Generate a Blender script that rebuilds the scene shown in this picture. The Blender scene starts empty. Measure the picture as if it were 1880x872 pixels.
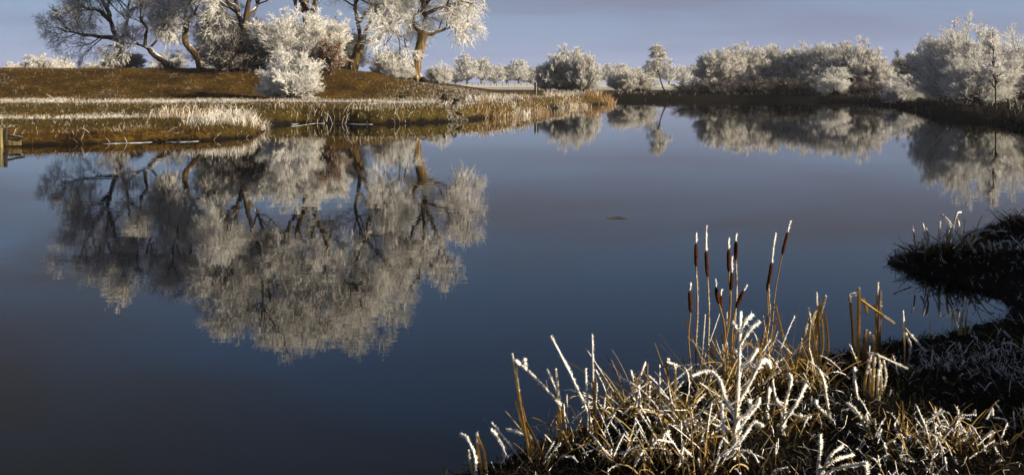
import bpy, math, random
import numpy as np

# ------------------------------------------------------------------ camera, sky, sun, exposure
F, HX, HY, HC = 1800.0, 940.0, 150.0, 2.0          # focal length in photo pixels, principal column, horizon row, eye height
SUN_EL, SUN_BACK = 16.0, 21.0                      # degrees above horizon, degrees behind the camera's right-hand side
SKY_STRENGTH, SUN_STRENGTH = 0.05, 5.0
scene = bpy.context.scene
COL = scene.collection
cam_d = bpy.data.cameras.new("camera")
cam_d.sensor_width = 36.0
cam_d.lens = 36.0 * F / 1880.0
cam_d.shift_y = -(436.0 - HY) / 1880.0
cam_d.clip_start, cam_d.clip_end = 0.05, 5000.0
cam = bpy.data.objects.new("camera", cam_d)
cam.location = (0, 0, HC)
cam.rotation_euler = (math.radians(90), 0, 0)
COL.objects.link(cam)
scene.camera = cam

world = bpy.data.worlds.new("World")
scene.world = world
world.use_nodes = True
wt = world.node_tree
wn, wl = wt.nodes, wt.links
wn.clear()
w_out = wn.new("ShaderNodeOutputWorld")
w_bg = wn.new("ShaderNodeBackground")
w_bg.inputs["Strength"].default_value = SKY_STRENGTH
w_sky = wn.new("ShaderNodeTexSky")
w_sky.sky_type = 'NISHITA'
w_sky.sun_disc = False
w_sky.sun_elevation = math.radians(SUN_EL)
w_sky.sun_rotation = math.radians(90 + SUN_BACK)
w_sky.altitude = 0
w_sky.air_density, w_sky.dust_density, w_sky.ozone_density = 1.0, 0.3, 6.0
# thin high cloud, spread over the whole sky
w_tc = wn.new("ShaderNodeTexCoord")
w_sep = wn.new("ShaderNodeSeparateXYZ")
wl.new(w_tc.outputs["Generated"], w_sep.inputs[0])
w_zz = wn.new("ShaderNodeMath"); w_zz.operation = 'ADD'; w_zz.inputs[1].default_value = 0.12
wl.new(w_sep.outputs["Z"], w_zz.inputs[0])
w_zc = wn.new("ShaderNodeMath"); w_zc.operation = 'MAXIMUM'; w_zc.inputs[1].default_value = 0.05
wl.new(w_zz.outputs[0], w_zc.inputs[0])
w_dx = wn.new("ShaderNodeMath"); w_dx.operation = 'DIVIDE'
w_dy = wn.new("ShaderNodeMath"); w_dy.operation = 'DIVIDE'
wl.new(w_sep.outputs["X"], w_dx.inputs[0]); wl.new(w_zc.outputs[0], w_dx.inputs[1])
wl.new(w_sep.outputs["Y"], w_dy.inputs[0]); wl.new(w_zc.outputs[0], w_dy.inputs[1])
w_cmb = wn.new("ShaderNodeCombineXYZ")
wl.new(w_dx.outputs[0], w_cmb.inputs[0]); wl.new(w_dy.outputs[0], w_cmb.inputs[1])
w_map = wn.new("ShaderNodeMapping")
w_map.inputs["Location"].default_value = (3.1, 1.7, 0.0)
w_map.inputs["Rotation"].default_value = (0, 0, math.radians(14))
w_map.inputs["Scale"].default_value = (0.55, 0.9, 1.0)
wl.new(w_cmb.outputs[0], w_map.inputs[0])
w_no = wn.new("ShaderNodeTexNoise")
w_no.inputs["Scale"].default_value = 0.9
w_no.inputs["Detail"].default_value = 5.0
w_no.inputs["Roughness"].default_value = 0.5
w_no.inputs["Distortion"].default_value = 0.4
wl.new(w_map.outputs[0], w_no.inputs["Vector"])
w_rmp = wn.new("ShaderNodeMapRange")
w_rmp.inputs["From Min"].default_value = 0.41
w_rmp.inputs["From Max"].default_value = 0.60
w_rmp.inputs["To Min"].default_value = 0.35
w_rmp.inputs["To Max"].default_value = 1.0
wl.new(w_no.outputs["Fac"], w_rmp.inputs["Value"])
w_mix = wn.new("ShaderNodeMixRGB")
w_mix.inputs["Color2"].default_value = (1.1, 1.1, 1.15, 1)          # thin warm-grey cloud
wl.new(w_rmp.outputs[0], w_mix.inputs["Fac"])
wl.new(w_sky.outputs[0], w_mix.inputs["Color1"])
w_za = wn.new("ShaderNodeMath"); w_za.operation = 'ABSOLUTE'; wl.new(w_sep.outputs["Z"], w_za.inputs[0])
w_ze = wn.new("ShaderNodeMath"); w_ze.operation = 'MULTIPLY'; w_ze.inputs[1].default_value = -8.5; wl.new(w_za.outputs[0], w_ze.inputs[0])
w_zx = wn.new("ShaderNodeMath"); w_zx.operation = 'EXPONENT'; wl.new(w_ze.outputs[0], w_zx.inputs[0])
w_zf = wn.new("ShaderNodeMath"); w_zf.operation = 'MULTIPLY'; w_zf.inputs[1].default_value = 1.0; wl.new(w_zx.outputs[0], w_zf.inputs[0])
w_mx2 = wn.new("ShaderNodeMixRGB")
w_mx2.inputs["Color2"].default_value = (2.75, 3.25, 5.1, 1)           # violet-blue ground haze, thinning with height
wl.new(w_zf.outputs[0], w_mx2.inputs["Fac"]); wl.new(w_mix.outputs[0], w_mx2.inputs["Color1"])
wl.new(w_mx2.outputs[0], w_bg.inputs["Color"])
wl.new(w_bg.outputs[0], w_out.inputs["Surface"])

sun_d = bpy.data.lights.new("sun", 'SUN')
sun_d.energy = SUN_STRENGTH
sun_d.angle = math.radians(0.53)
sun_d.color = (1.0, 0.84, 0.59)
sun = bpy.data.objects.new("sun", sun_d)
_e, _b = math.radians(SUN_EL), math.radians(SUN_BACK)
SUNV = np.array([math.cos(_e) * math.cos(_b), -math.cos(_e) * math.sin(_b), math.sin(_e)])
from mathutils import Vector
sun.rotation_euler = Vector(SUNV).to_track_quat('Z', 'Y').to_euler()
sun.location = (60, -15, 40)
COL.objects.link(sun)

vs = scene.view_settings
vs.view_transform = 'Standard'
vs.look = 'None'
vs.gamma = 1.0
vs.use_curve_mapping = False
vs.exposure = 1.25
scene.cycles.use_denoising = True
scene.cycles.denoising_input_passes = 'RGB_ALBEDO_NORMAL'
scene.cycles.denoising_prefilter = 'ACCURATE'
scene.cycles.max_bounces = 8
scene.cycles.diffuse_bounces = 3
scene.cycles.glossy_bounces = 3
scene.cycles.transmission_bounces = 3
scene.cycles.volume_bounces = 0
scene.cycles.transparent_max_bounces = 8

# ------------------------------------------------------------------ small helpers
RS = np.random.default_rng(11)

def px(x, y, Y):
    """world point that lies at photo pixel (x, y) at depth Y"""
    return np.array([(x - HX) / F * Y, Y, HC - (y - HY) / F * Y])

def sst(a, b, x):
    t = np.clip((np.asarray(x, float) - a) / (b - a), 0, 1)
    return t * t * (3 - 2 * t)

def _hash(ix, iy, s):
    n = (ix.astype(np.int64) * 374761393 + iy.astype(np.int64) * 668265263 + s * 1442695041) & 0xFFFFFFFF
    n = ((n ^ (n >> 13)) * 1274126177) & 0xFFFFFFFF
    return ((n ^ (n >> 16)) & 0xFFFF) / 65535.0

def vnoise(x, y, s=0):
    x = np.asarray(x, float); y = np.asarray(y, float)
    ix, iy = np.floor(x), np.floor(y)
    fx, fy = x - ix, y - iy
    fx, fy = fx * fx * (3 - 2 * fx), fy * fy * (3 - 2 * fy)
    a, b = _hash(ix, iy, s), _hash(ix + 1, iy, s)
    c, d = _hash(ix, iy + 1, s), _hash(ix + 1, iy + 1, s)
    return (a * (1 - fx) + b * fx) * (1 - fy) + (c * (1 - fx) + d * fx) * fy

def fbm(x, y, s=0, o=4):
    t, a, w = 0.0, 0.5, 0.0
    for k in range(o):
        t = t + a * vnoise(x, y, s + k * 17); w += a
        x, y, a = x * 2.03 + 5.1, y * 2.03 + 3.7, a * 0.5
    return t / w

def unit(v):
    return v / (np.linalg.norm(v, axis=-1, keepdims=True) + 1e-9)

# ------------------------------------------------------------------ materials
def new_mat(name):
    m = bpy.data.materials.new(name); m.use_nodes = True
    nt = m.node_tree; nt.nodes.clear()
    out = nt.nodes.new("ShaderNodeOutputMaterial")
    return m, nt, out

def N(nt, kind, **kw):
    n = nt.nodes.new(kind)
    for k, v in kw.items():
        if k.startswith("_"): setattr(n, k[1:], v)
        else: n.inputs[k.replace("__", " ")].default_value = v
    return n

def mat_attr(name, rough=0.85, noise_scale=30.0, noise_amt=0.35, translucent=0.0, bump=0.0, stretch=(1, 1, 1)):
    """colour comes from the per-vertex colour of each twig or blade, broken up by noise"""
    m, nt, out = new_mat(name); L = nt.links
    at = N(nt, "ShaderNodeAttribute", _attribute_name="Col")
    tc = N(nt, "ShaderNodeTexCoord")
    mp = N(nt, "ShaderNodeMapping"); mp.inputs["Scale"].default_value = stretch
    L.new(tc.outputs["Object"], mp.inputs[0])
    no = N(nt, "ShaderNodeTexNoise", Scale=noise_scale, Detail=3.0)
    L.new(mp.outputs[0], no.inputs["Vector"])
    mr = N(nt, "ShaderNodeMapRange"); mr.inputs["From Min"].default_value = 0.3; mr.inputs["From Max"].default_value = 0.7
    mr.inputs["To Min"].default_value = 1 - noise_amt; mr.inputs["To Max"].default_value = 1.0
    L.new(no.outputs["Fac"], mr.inputs["Value"])
    mul = N(nt, "ShaderNodeVectorMath", _operation='SCALE')
    L.new(at.outputs["Color"], mul.inputs[0]); L.new(mr.outputs[0], mul.inputs["Scale"])
    p = N(nt, "ShaderNodeBsdfPrincipled", Roughness=rough)
    p.inputs["Specular IOR Level"].default_value = 0.2
    L.new(mul.outputs[0], p.inputs["Base Color"])
    if bump:
        bp = N(nt, "ShaderNodeBump", Strength=bump, Distance=0.03)
        L.new(no.outputs["Fac"], bp.inputs["Height"]); L.new(bp.outputs[0], p.inputs["Normal"])
    if translucent:
        tr = N(nt, "ShaderNodeBsdfTranslucent"); L.new(mul.outputs[0], tr.inputs["Color"])
        mx = N(nt, "ShaderNodeMixShader"); mx.inputs["Fac"].default_value = translucent
        L.new(p.outputs[0], mx.inputs[1]); L.new(tr.outputs[0], mx.inputs[2]); L.new(mx.outputs[0], out.inputs["Surface"])
    else:
        L.new(p.outputs[0], out.inputs["Surface"])
    return m

def mat_bark(name, c1, c2, frost=0.35, scale=6.0):
    """furrowed bark, rime on the upward side"""
    m, nt, out = new_mat(name); L = nt.links
    tc = N(nt, "ShaderNodeTexCoord")
    mp = N(nt, "ShaderNodeMapping"); mp.inputs["Scale"].default_value = (1, 1, 0.22)
    L.new(tc.outputs["Object"], mp.inputs[0])
    no = N(nt, "ShaderNodeTexNoise", Scale=scale, Detail=6.0, Roughness=0.65)
    L.new(mp.outputs[0], no.inputs["Vector"])
    cr = N(nt, "ShaderNodeValToRGB")
    cr.color_ramp.elements[0].position = 0.36; cr.color_ramp.elements[0].color = (*c1, 1)
    cr.color_ramp.elements[1].position = 0.66; cr.color_ramp.elements[1].color = (*c2, 1)
    L.new(no.outputs["Fac"], cr.inputs[0])
    ge = N(nt, "ShaderNodeNewGeometry")
    sp = N(nt, "ShaderNodeSeparateXYZ"); L.new(ge.outputs["Normal"], sp.inputs[0])
    n2 = N(nt, "ShaderNodeTexNoise", Scale=scale * 1.7, Detail=4.0); L.new(tc.outputs["Object"], n2.inputs["Vector"])
    ad = N(nt, "ShaderNodeMath", _operation='ADD'); L.new(sp.outputs["Z"], ad.inputs[0]); L.new(n2.outputs["Fac"], ad.inputs[1])
    mr = N(nt, "ShaderNodeMapRange"); mr.inputs["From Min"].default_value = 1.25 - frost; mr.inputs["From Max"].default_value = 1.6 - frost
    L.new(ad.outputs[0], mr.inputs["Value"])
    mx = N(nt, "ShaderNodeMixRGB"); mx.inputs["Color2"].default_value = (0.74, 0.75, 0.77, 1)
    L.new(mr.outputs[0], mx.inputs["Fac"]); L.new(cr.outputs[0], mx.inputs["Color1"])
    p = N(nt, "ShaderNodeBsdfPrincipled", Roughness=0.9); p.inputs["Specular IOR Level"].default_value = 0.15
    L.new(mx.outputs[0], p.inputs["Base Color"])
    bp = N(nt, "ShaderNodeBump", Strength=0.9, Distance=0.06)
    L.new(no.outputs["Fac"], bp.inputs["Height"]); L.new(bp.outputs[0], p.inputs["Normal"])
    L.new(p.outputs[0], out.inputs["Surface"])
    return m

M = {}
M['twig'] = mat_attr('rimed_twigs', noise_scale=9.0, noise_amt=0.2, translucent=0.18)
M['blade'] = mat_attr('dry_blades', rough=0.6, noise_scale=60.0, noise_amt=0.45, translucent=0.15)
M['frost'] = mat_attr('hoar_frost', rough=0.7, noise_scale=90.0, noise_amt=0.10, translucent=0.12)
M['grass'] = mat_attr('winter_grass', noise_scale=2.0, noise_amt=0.35, translucent=0.15)
M['bark'] = mat_bark('willow_bark', (0.028, 0.019, 0.010), (0.17, 0.115, 0.05), 0.12)
M['bark_dark'] = mat_bark('dark_bark', (0.015, 0.011, 0.008), (0.085, 0.058, 0.034), 0.25)
M['stump'] = mat_bark('rotten_wood', (0.006, 0.004, 0.003), (0.02, 0.013, 0.008), -0.2, 5.0)
M['timber'] = mat_bark('weathered_timber', (0.10, 0.085, 0.04), (0.20, 0.17, 0.09), -0.1, 8.0)
M['timber_dark'] = mat_bark('tarred_timber', (0.010, 0.009, 0.007), (0.035, 0.03, 0.022), -0.1, 8.0)
M['post_white'] = mat_bark('pale_post', (0.30, 0.28, 0.24), (0.5, 0.48, 0.42), -0.1, 8.0)
M['head'] = mat_bark('cattail_velvet', (0.035, 0.010, 0.004), (0.085, 0.026, 0.010), -0.35, 120.0)

# ground
def mat_ground():
    m, nt, out = new_mat('frosty_ground'); L = nt.links
    at = N(nt, "ShaderNodeAttribute", _attribute_name="Col")
    sp = N(nt, "ShaderNodeSeparateColor"); L.new(at.outputs["Color"], sp.inputs[0])   # R frost, G green, B wet soil and painted bank shade
    ge = N(nt, "ShaderNodeNewGeometry")
    n1 = N(nt, "ShaderNodeTexNoise", Scale=0.55, Detail=8.0, Roughness=0.68); L.new(ge.outputs["Position"], n1.inputs["Vector"])
    n2 = N(nt, "ShaderNodeTexNoise", Scale=5.0, Detail=6.0, Roughness=0.7); L.new(ge.outputs["Position"], n2.inputs["Vector"])
    n3 = N(nt, "ShaderNodeTexNoise", Scale=26.0, Detail=4.0, Roughness=0.7); L.new(ge.outputs["Position"], n3.inputs["Vector"])
    cr = N(nt, "ShaderNodeValToRGB")
    e = cr.color_ramp.elements
    e[0].position = 0.30; e[0].color = (0.008, 0.004, 0.001, 1)
    e[1].position = 0.72; e[1].color = (0.16, 0.092, 0.010, 1)
    k = cr.color_ramp.elements.new(0.5); k.color = (0.046, 0.026, 0.003, 1)
    n12 = N(nt, "ShaderNodeMath", _operation='MULTIPLY_ADD'); n12.inputs[1].default_value = 0.9; n12.inputs[2].default_value = -0.45
    L.new(n1.outputs["Fac"], n12.inputs[0]); n13 = N(nt, "ShaderNodeMath", _operation='ADD'); L.new(n12.outputs[0], n13.inputs[0]); L.new(n2.outputs["Fac"], n13.inputs[1])
    L.new(n13.outputs[0], cr.inputs[0])
    crg = N(nt, "ShaderNodeValToRGB")
    e = crg.color_ramp.elements
    e[0].position = 0.3; e[0].color = (0.012, 0.010, 0.002, 1)
    e[1].position = 0.7; e[1].color = (0.085, 0.062, 0.008, 1)
    L.new(n2.outputs["Fac"], crg.inputs[0])
    def mixf(fac, a, b):
        x = N(nt, "ShaderNodeMixRGB"); L.new(fac, x.inputs["Fac"])
        for s, v in (("Color1", a), ("Color2", b)):
            if isinstance(v, tuple): x.inputs[s].default_value = (*v, 1)
            else: L.new(v, x.inputs[s])
        return x.outputs[0]
    def soft(val, noise, amt, lo, hi):
        mm = N(nt, "ShaderNodeMath", _operation='MULTIPLY_ADD'); mm.inputs[1].default_value = amt
        L.new(noise, mm.inputs[0]); L.new(val, mm.inputs[2])
        r = N(nt, "ShaderNodeMapRange"); r.inputs["From Min"].default_value = lo; r.inputs["From Max"].default_value = hi
        L.new(mm.outputs[0], r.inputs["Value"]); return r.outputs[0]
    c = mixf(soft(sp.outputs[1], n1.outputs["Fac"], 0.8, 0.7, 1.1), cr.outputs[0], crg.outputs[0])
    c = mixf(soft(sp.outputs[2], n2.outputs["Fac"], 0.5, 0.55, 0.95), c, (0.0045, 0.003, 0.002))
    fr = soft(sp.outputs[0], n2.outputs["Fac"], 0.9, 0.82, 1.12)
    n3r = N(nt, "ShaderNodeMapRange"); n3r.inputs["From Min"].default_value = 0.32; n3r.inputs["From Max"].default_value = 0.6
    n3r.inputs["To Min"].default_value = 0.35
    L.new(n3.outputs["Fac"], n3r.inputs["Value"])
    fm = N(nt, "ShaderNodeMath", _operation='MULTIPLY'); L.new(fr, fm.inputs[0]); L.new(n3r.outputs[0], fm.inputs[1])
    c = mixf(fm.outputs[0], c, (0.70, 0.71, 0.73))
    p = N(nt, "ShaderNodeBsdfPrincipled", Roughness=0.95); p.inputs["Specular IOR Level"].default_value = 0.1
    L.new(c, p.inputs["Base Color"])
    b1 = N(nt, "ShaderNodeBump", Strength=0.8, Distance=0.12); L.new(n2.outputs["Fac"], b1.inputs["Height"])
    b2 = N(nt, "ShaderNodeBump", Strength=0.7, Distance=0.03); L.new(n3.outputs["Fac"], b2.inputs["Height"]); L.new(b1.outputs[0], b2.inputs["Normal"])
    L.new(b2.outputs[0], p.inputs["Normal"])
    L.new(p.outputs[0], out.inputs["Surface"])
    return m
M['ground'] = mat_ground()

def mat_water():
    m, nt, out = new_mat('still_water'); L = nt.links
    ge = N(nt, "ShaderNodeNewGeometry")
    mp = N(nt, "ShaderNodeMapping"); mp.inputs["Scale"].default_value = (1.0, 2.2, 1.0); mp.inputs["Rotation"].default_value = (0, 0, 0.15)
    L.new(ge.outputs["Position"], mp.inputs[0])
    n1 = N(nt, "ShaderNodeTexNoise", Scale=1.6, Detail=2.0, Roughness=0.5); L.new(mp.outputs[0], n1.inputs["Vector"])
    n2 = N(nt, "ShaderNodeTexNoise", Scale=0.25, Detail=2.0); L.new(ge.outputs["Position"], n2.inputs["Vector"])
    mr = N(nt, "ShaderNodeMapRange"); mr.inputs["From Min"].default_value = 0.35; mr.inputs["From Max"].default_value = 0.75
    mr.inputs["To Min"].default_value = 0.25; mr.inputs["To Max"].default_value = 1.0
    L.new(n2.outputs["Fac"], mr.inputs["Value"])
    mu = N(nt, "ShaderNodeMath", _operation='MULTIPLY'); L.new(n1.outputs["Fac"], mu.inputs[0]); L.new(mr.outputs[0], mu.inputs[1])
    bp = N(nt, "ShaderNodeBump", Strength=1.0, Distance=0.0013); L.new(mu.outputs[0], bp.inputs["Height"])
    fr = N(nt, "ShaderNodeFresnel", IOR=1.33); L.new(bp.outputs[0], fr.inputs["Normal"])
    gl = N(nt, "ShaderNodeBsdfGlossy", Roughness=0.012); gl.inputs["Color"].default_value = (0.97, 0.97, 0.97, 1)
    L.new(bp.outputs[0], gl.inputs["Normal"])
    df = N(nt, "ShaderNodeBsdfDiffuse"); df.inputs["Color"].default_value = (0.0012, 0.0015, 0.003, 1)
    mx = N(nt, "ShaderNodeMixShader"); L.new(fr.outputs[0], mx.inputs["Fac"]); L.new(df.outputs[0], mx.inputs[1]); L.new(gl.outputs[0], mx.inputs[2])
    L.new(mx.outputs[0], out.inputs["Surface"])
    return m
M['water'] = mat_water()

def mat_ice():
    m, nt, out = new_mat('thin_ice'); L = nt.links
    ge = N(nt, "ShaderNodeNewGeometry")
    no = N(nt, "ShaderNodeTexNoise", Scale=3.0, Detail=5.0); L.new(ge.outputs["Position"], no.inputs["Vector"])
    cr = N(nt, "ShaderNodeValToRGB"); cr.color_ramp.elements[0].color = (0.05, 0.055, 0.065, 1); cr.color_ramp.elements[1].color = (0.36, 0.38, 0.42, 1)
    cr.color_ramp.elements[0].position = 0.35; cr.color_ramp.elements[1].position = 0.65
    L.new(no.outputs["Fac"], cr.inputs[0])
    p = N(nt, "ShaderNodeBsdfPrincipled", Roughness=0.7); p.inputs["Specular IOR Level"].default_value = 0.1; L.new(cr.outputs[0], p.inputs["Base Color"]); L.new(p.outputs[0], out.inputs["Surface"])
    return m
M['ice'] = mat_ice()

# ------------------------------------------------------------------ mesh building
class MB:
    """collects strips, tubes and spikes as arrays and links them as ONE mesh"""
    def __init__(s): s.v, s.f, s.c, s.n = [], [], [], 0
    def add(s, v, f, col):
        v = np.asarray(v, float).reshape(-1, 3)
        s.v.append(v); s.f.append(np.asarray(f, np.int64) + s.n)
        c = np.ones((len(v), 4)); c[:, :3] = np.asarray(col, float).reshape(-1, 3) if np.ndim(col) > 1 else col
        s.c.append(c); s.n += len(v)
    def tubes(s, P, r0, r1, sides, col, power=1.0, lump=0.0):
        P = np.asarray(P, float); Nn, K, _ = P.shape
        T = unit(np.gradient(P, axis=1))
        ref = unit(RS.normal(size=(Nn, 1, 3)) + np.array([0.3, 0.9, 0.1]))
        U = unit(np.cross(T, ref)); V = np.cross(T, U)
        t = np.linspace(0, 1, K)[None, :] ** power
        R = np.reshape(r0, (-1, 1)) * (1 - t) + np.reshape(r1, (-1, 1)) * t
        a = np.arange(sides) / sides * 2 * math.pi
        Rr = np.repeat(R[:, :, None], sides, 2)
        if lump: Rr = Rr * (1 + lump * RS.normal(size=Rr.shape))
        v = P[:, :, None, :] + Rr[..., None] * (np.cos(a)[None, None, :, None] * U[:, :, None, :] + np.sin(a)[None, None, :, None] * V[:, :, None, :])
        base = (np.arange(Nn) * K * sides)[:, None, None]
        k = np.arange(K - 1)[None, :, None] * sides
        j = np.arange(sides)[None, None, :]; j2 = (j + 1) % sides
        f = np.stack([base + k + j, base + k + j2, base + k + sides + j2, base + k + sides + j], -1).reshape(-1, 4)
        cc = np.repeat(np.asarray(col, float).reshape(-1, 3), K * sides, 0) if np.ndim(col) > 1 else col
        s.add(v, f, cc)
        e = np.arange(Nn)[:, None] * K * sides + (K - 1) * sides          # closed far ends
        if sides == 4:
            s.f.append((e + np.arange(4)[None, :]) + s.n - Nn * K * sides)
        elif sides > 4:
            g = np.concatenate([np.stack([e[:, 0], e[:, 0] + q, e[:, 0] + q + 1], -1) for q in range(1, sides - 1)])
            s.f.append(g + s.n - Nn * K * sides)
    def ribbons(s, P, w0, w1, col, col2=None, side=None):
        P = np.asarray(P, float); Nn, K, _ = P.shape
        T = unit(np.gradient(P, axis=1))
        ref = unit(RS.normal(size=(Nn, 1, 3))) if side is None else side
        U = unit(np.cross(T, ref))
        t = np.linspace(0, 1, K)[None, :]
        W = (np.reshape(w0, (-1, 1)) * (1 - t) + np.reshape(w1, (-1, 1)) * t) * 0.5
        v = np.stack([P - U * W[..., None], P + U * W[..., None]], 2)
        b = (np.arange(Nn) * K * 2)[:, None]; k = np.arange(K - 1)[None, :] * 2
        f = np.stack([b + k, b + k + 1, b + k + 3, b + k + 2], -1).reshape(-1, 4)
        c = np.repeat(np.asarray(col, float).reshape(-1, 1, 3) * np.ones((Nn, 1, 1)), K, 1)
        if col2 is not None:
            c2 = np.asarray(col2, float).reshape(-1, 1, 3); c = c * (1 - t[..., None]) + c2 * t[..., None]
        s.add(v, f, np.repeat(c[:, :, None, :], 2, 2).reshape(-1, 3))
    def spikes(s, B, D, ln, wd, col):
        """thin three-cornered crystals at points B along D"""
        Nn = len(B); U = unit(np.cross(D, RS.normal(size=(Nn, 3)))); V = np.cross(D, U)
        ln = np.reshape(ln, (-1, 1)); wd = np.reshape(wd, (-1, 1))
        v = np.stack([B + U * wd, B - U * wd * 0.5 + V * wd * 0.87, B - U * wd * 0.5 - V * wd * 0.87, B + D * ln], 1)
        b = np.arange(Nn)[:, None] * 4
        f = np.concatenate([b + np.array([[0, 1, 3]]), b + np.array([[1, 2, 3]]), b + np.array([[2, 0, 3]])])
        s.add(v, f, col if np.ndim(col) == 1 else np.repeat(col, 4, 0))
    def mesh(s, name, mat, smooth=False):
        me = bpy.data.meshes.new(name)
        v = np.concatenate(s.v) if s.v else np.zeros((0, 3))
        me.vertices.add(len(v)); me.vertices.foreach_set("co", v.ravel().astype(np.float32))
        loops = np.concatenate([f.ravel() for f in s.f]); tot = np.concatenate([np.full(len(f), f.shape[1]) for f in s.f])
        me.loops.add(len(loops)); me.loops.foreach_set("vertex_index", loops.astype(np.int32))
        me.polygons.add(len(tot)); st = np.concatenate([[0], np.cumsum(tot)[:-1]])
        me.polygons.foreach_set("loop_start", st.astype(np.int32))
        me.polygons.foreach_set("loop_total", tot.astype(np.int32))
        if smooth: me.polygons.foreach_set("use_smooth", np.ones(len(tot), bool))
        a = me.attributes.new("Col", 'FLOAT_COLOR', 'POINT')
        a.data.foreach_set("color", np.concatenate(s.c).ravel().astype(np.float32))
        me.update(calc_edges=True); me.validate()
        if mat is not None: me.materials.append(mat)
        return me
    def build(s, name, mat, parent=None, smooth=False, origin=(0, 0, 0)):
        if any(origin): s.v = [a - np.asarray(origin, float) for a in s.v]
        o = bpy.data.objects.new(name, s.mesh(name, mat, smooth)); COL.objects.link(o)
        if parent is not None: o.parent = parent
        elif any(origin): o.location = origin
        return o

def tag(o, label, cat, group=None):
    o["label"] = label; o["category"] = cat
    if group: o["group"] = group
    return o

def thing(name, label, cat, loc, group=None):
    o = bpy.data.objects.new(name, None); COL.objects.link(o)
    o.location = tuple(float(c) for c in loc); o.empty_display_size = 0.2
    return tag(o, label, cat, group)

def copy_thing(root, loc, scale, rotz, label, group):
    r = root.copy(); COL.objects.link(r)
    r.location = tuple(float(c) for c in loc); r.scale = scale; r.rotation_euler = (0, 0, rotz)
    r["label"] = label
    if group: r["group"] = group
    for ch in [c for c in bpy.data.objects if c.parent == root]:
        c = ch.copy(); COL.objects.link(c); c.parent = r
    return r

# ------------------------------------------------------------------ the lie of the land
POND = np.array([(-12, 2.2), (-4, 3.0), (-1.4, 4.0), (-0.5, 4.7), (-0.05, 5.2), (0.45, 5.75), (0.95, 6.35), (1.6, 6.75), (2.3, 7.15), (3.0, 7.55),
    (3.7, 7.95), (4.15, 8.3), (4.4, 8.7), (4.45, 9.2), (4.4, 9.75), (4.25, 10.2), (4.1, 10.7), (4.35, 11.2), (5.0, 11.5), (5.7, 11.9),
    (5.75, 12.5), (6.2, 13.1), (7.4, 13.7), (9.5, 15.5), (14, 23), (19.5, 35), (21.0, 40), (22.9, 48), (24.1, 57), (26.8, 65), (30.3, 77), (32.6, 90), (31, 99), (26.3, 102),
    (18, 104), (11, 106), (4, 109), (-3, 108), (-5, 104), (1, 100), (6.5, 97.5), (9.4, 94), (9.4, 90), (5.4, 81), (2.75, 70.6), (0.1, 57), (-2.4, 49.5), (-6.1, 45.8),
    (-10, 47), (-11.1, 44.4), (-9.9, 38.7), (-9.3, 35.4), (-10.3, 33), (-13, 31.6), (-15.9, 30), (-30, 27), (-45, 20), (-40, 6), (-24, 2)], float)

def sdist(X, Y):
    X = np.asarray(X, float); Y = np.asarray(Y, float)
    d2 = np.full(X.shape, 1e18); ins = np.zeros(X.shape, bool)
    for i in range(len(POND)):
        ax, ay = POND[i - 1]; bx, by = POND[i]
        ex, ey = bx - ax, by - ay
        t = np.clip(((X - ax) * ex + (Y - ay) * ey) / (ex * ex + ey * ey), 0, 1)
        d2 = np.minimum(d2, (X - ax - t * ex) ** 2 + (Y - ay - t * ey) ** 2)
        c = ((ay > Y) != (by > Y)) & (X < ex * (Y - ay) / (ey if abs(ey) > 1e-9 else 1e-9) + ax)
        ins ^= c
    return np.where(ins, -np.sqrt(d2), np.sqrt(d2))

def hgt(X, Y, full=False):
    X = np.asarray(X, float); Y = np.asarray(Y, float)
    sd = sdist(X, Y)
    sc = np.clip(Y / 45.0, 0.12, 1.2)
    sd = sd + sc * (0.9 * (fbm(X / (1.3 * sc), Y / (1.3 * sc), 3) - 0.5))
    # left land with the flood bank
    zl = 0.32 + 0.62 * sst(33, 60, Y)
    hm = np.interp(X, [-200, -13.2, -10, -6.4, -1.6, 2.4, 10], [2.9, 2.9, 2.55, 1.82, 1.1, 0.85, 0.6])
    zl = np.where(X > -4, zl * 0.8 + 0.06, zl)
    m = sst(59.5, 70.5, Y + 2.0 * (fbm(X / 7, Y / 7, 9) - 0.5))
    zl = zl * (1 - m) + hm * m + 0.10 * (fbm(X / 2.2, Y / 2.2, 5) - 0.5) * sst(30, 40, Y)
    bk = sst(92, 150, Y); zl = zl * (1 - bk) + 0.8 * bk
    # right and far land
    zr = 0.42 + 0.4 * sst(0.5, 6, sd) + 0.25 * (fbm(X / 3.0, Y / 3.0, 6) - 0.5)
    zr = zr * (1 - bk) + 0.8 * bk
    wr = sst(9, 15, X + 0 * Y)
    z = zl * (1 - wr) + zr * wr
    # near bank, and an added unseen ridge on the right shaped to shade it
    zn = 0.07 + 0.10 * sst(0, 1.2, sd) + 0.16 * sst(0.8, 3.5, sd) + 0.14 * (fbm(X / 0.55, Y / 0.55, 8) - 0.5)
    zn = zn + 0.08 * np.exp(-((X - 4.75) / 0.55) ** 2 - ((Y - 10.5) / 0.55) ** 2) + 0.14 * np.exp(-((X - 6.5) / 0.7) ** 2 - ((Y - 12.1) / 0.6) ** 2)
    dk = sst(6.2, 9.6, X - 0.45 * np.clip(Y - 8, 0, 40)) * (2.2 - 0.6 * sst(6.5, 9.0, Y)) * (0.86 + 0.28 * fbm(X / 1.6, Y / 0.9, 12))
    zn = zn + dk
    wn_ = 1 - sst(22, 34, Y)
    z = z * (1 - wn_) + zn * wn_
    step = np.where(Y > 25, np.where(X > 12, 1.0, 0.9), 0.35)
    land = z * sst(-0.02, 1, sd / step) ** 0.8
    sea = -0.03 - np.clip(-sd, 0, 2.0) * 0.35
    out = np.where(sd > 0, np.maximum(land, 0.012), sea)
    return (out, sd) if full else out

def h1(x, y): return float(hgt(np.array([x]), np.array([y]))[0])

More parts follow.
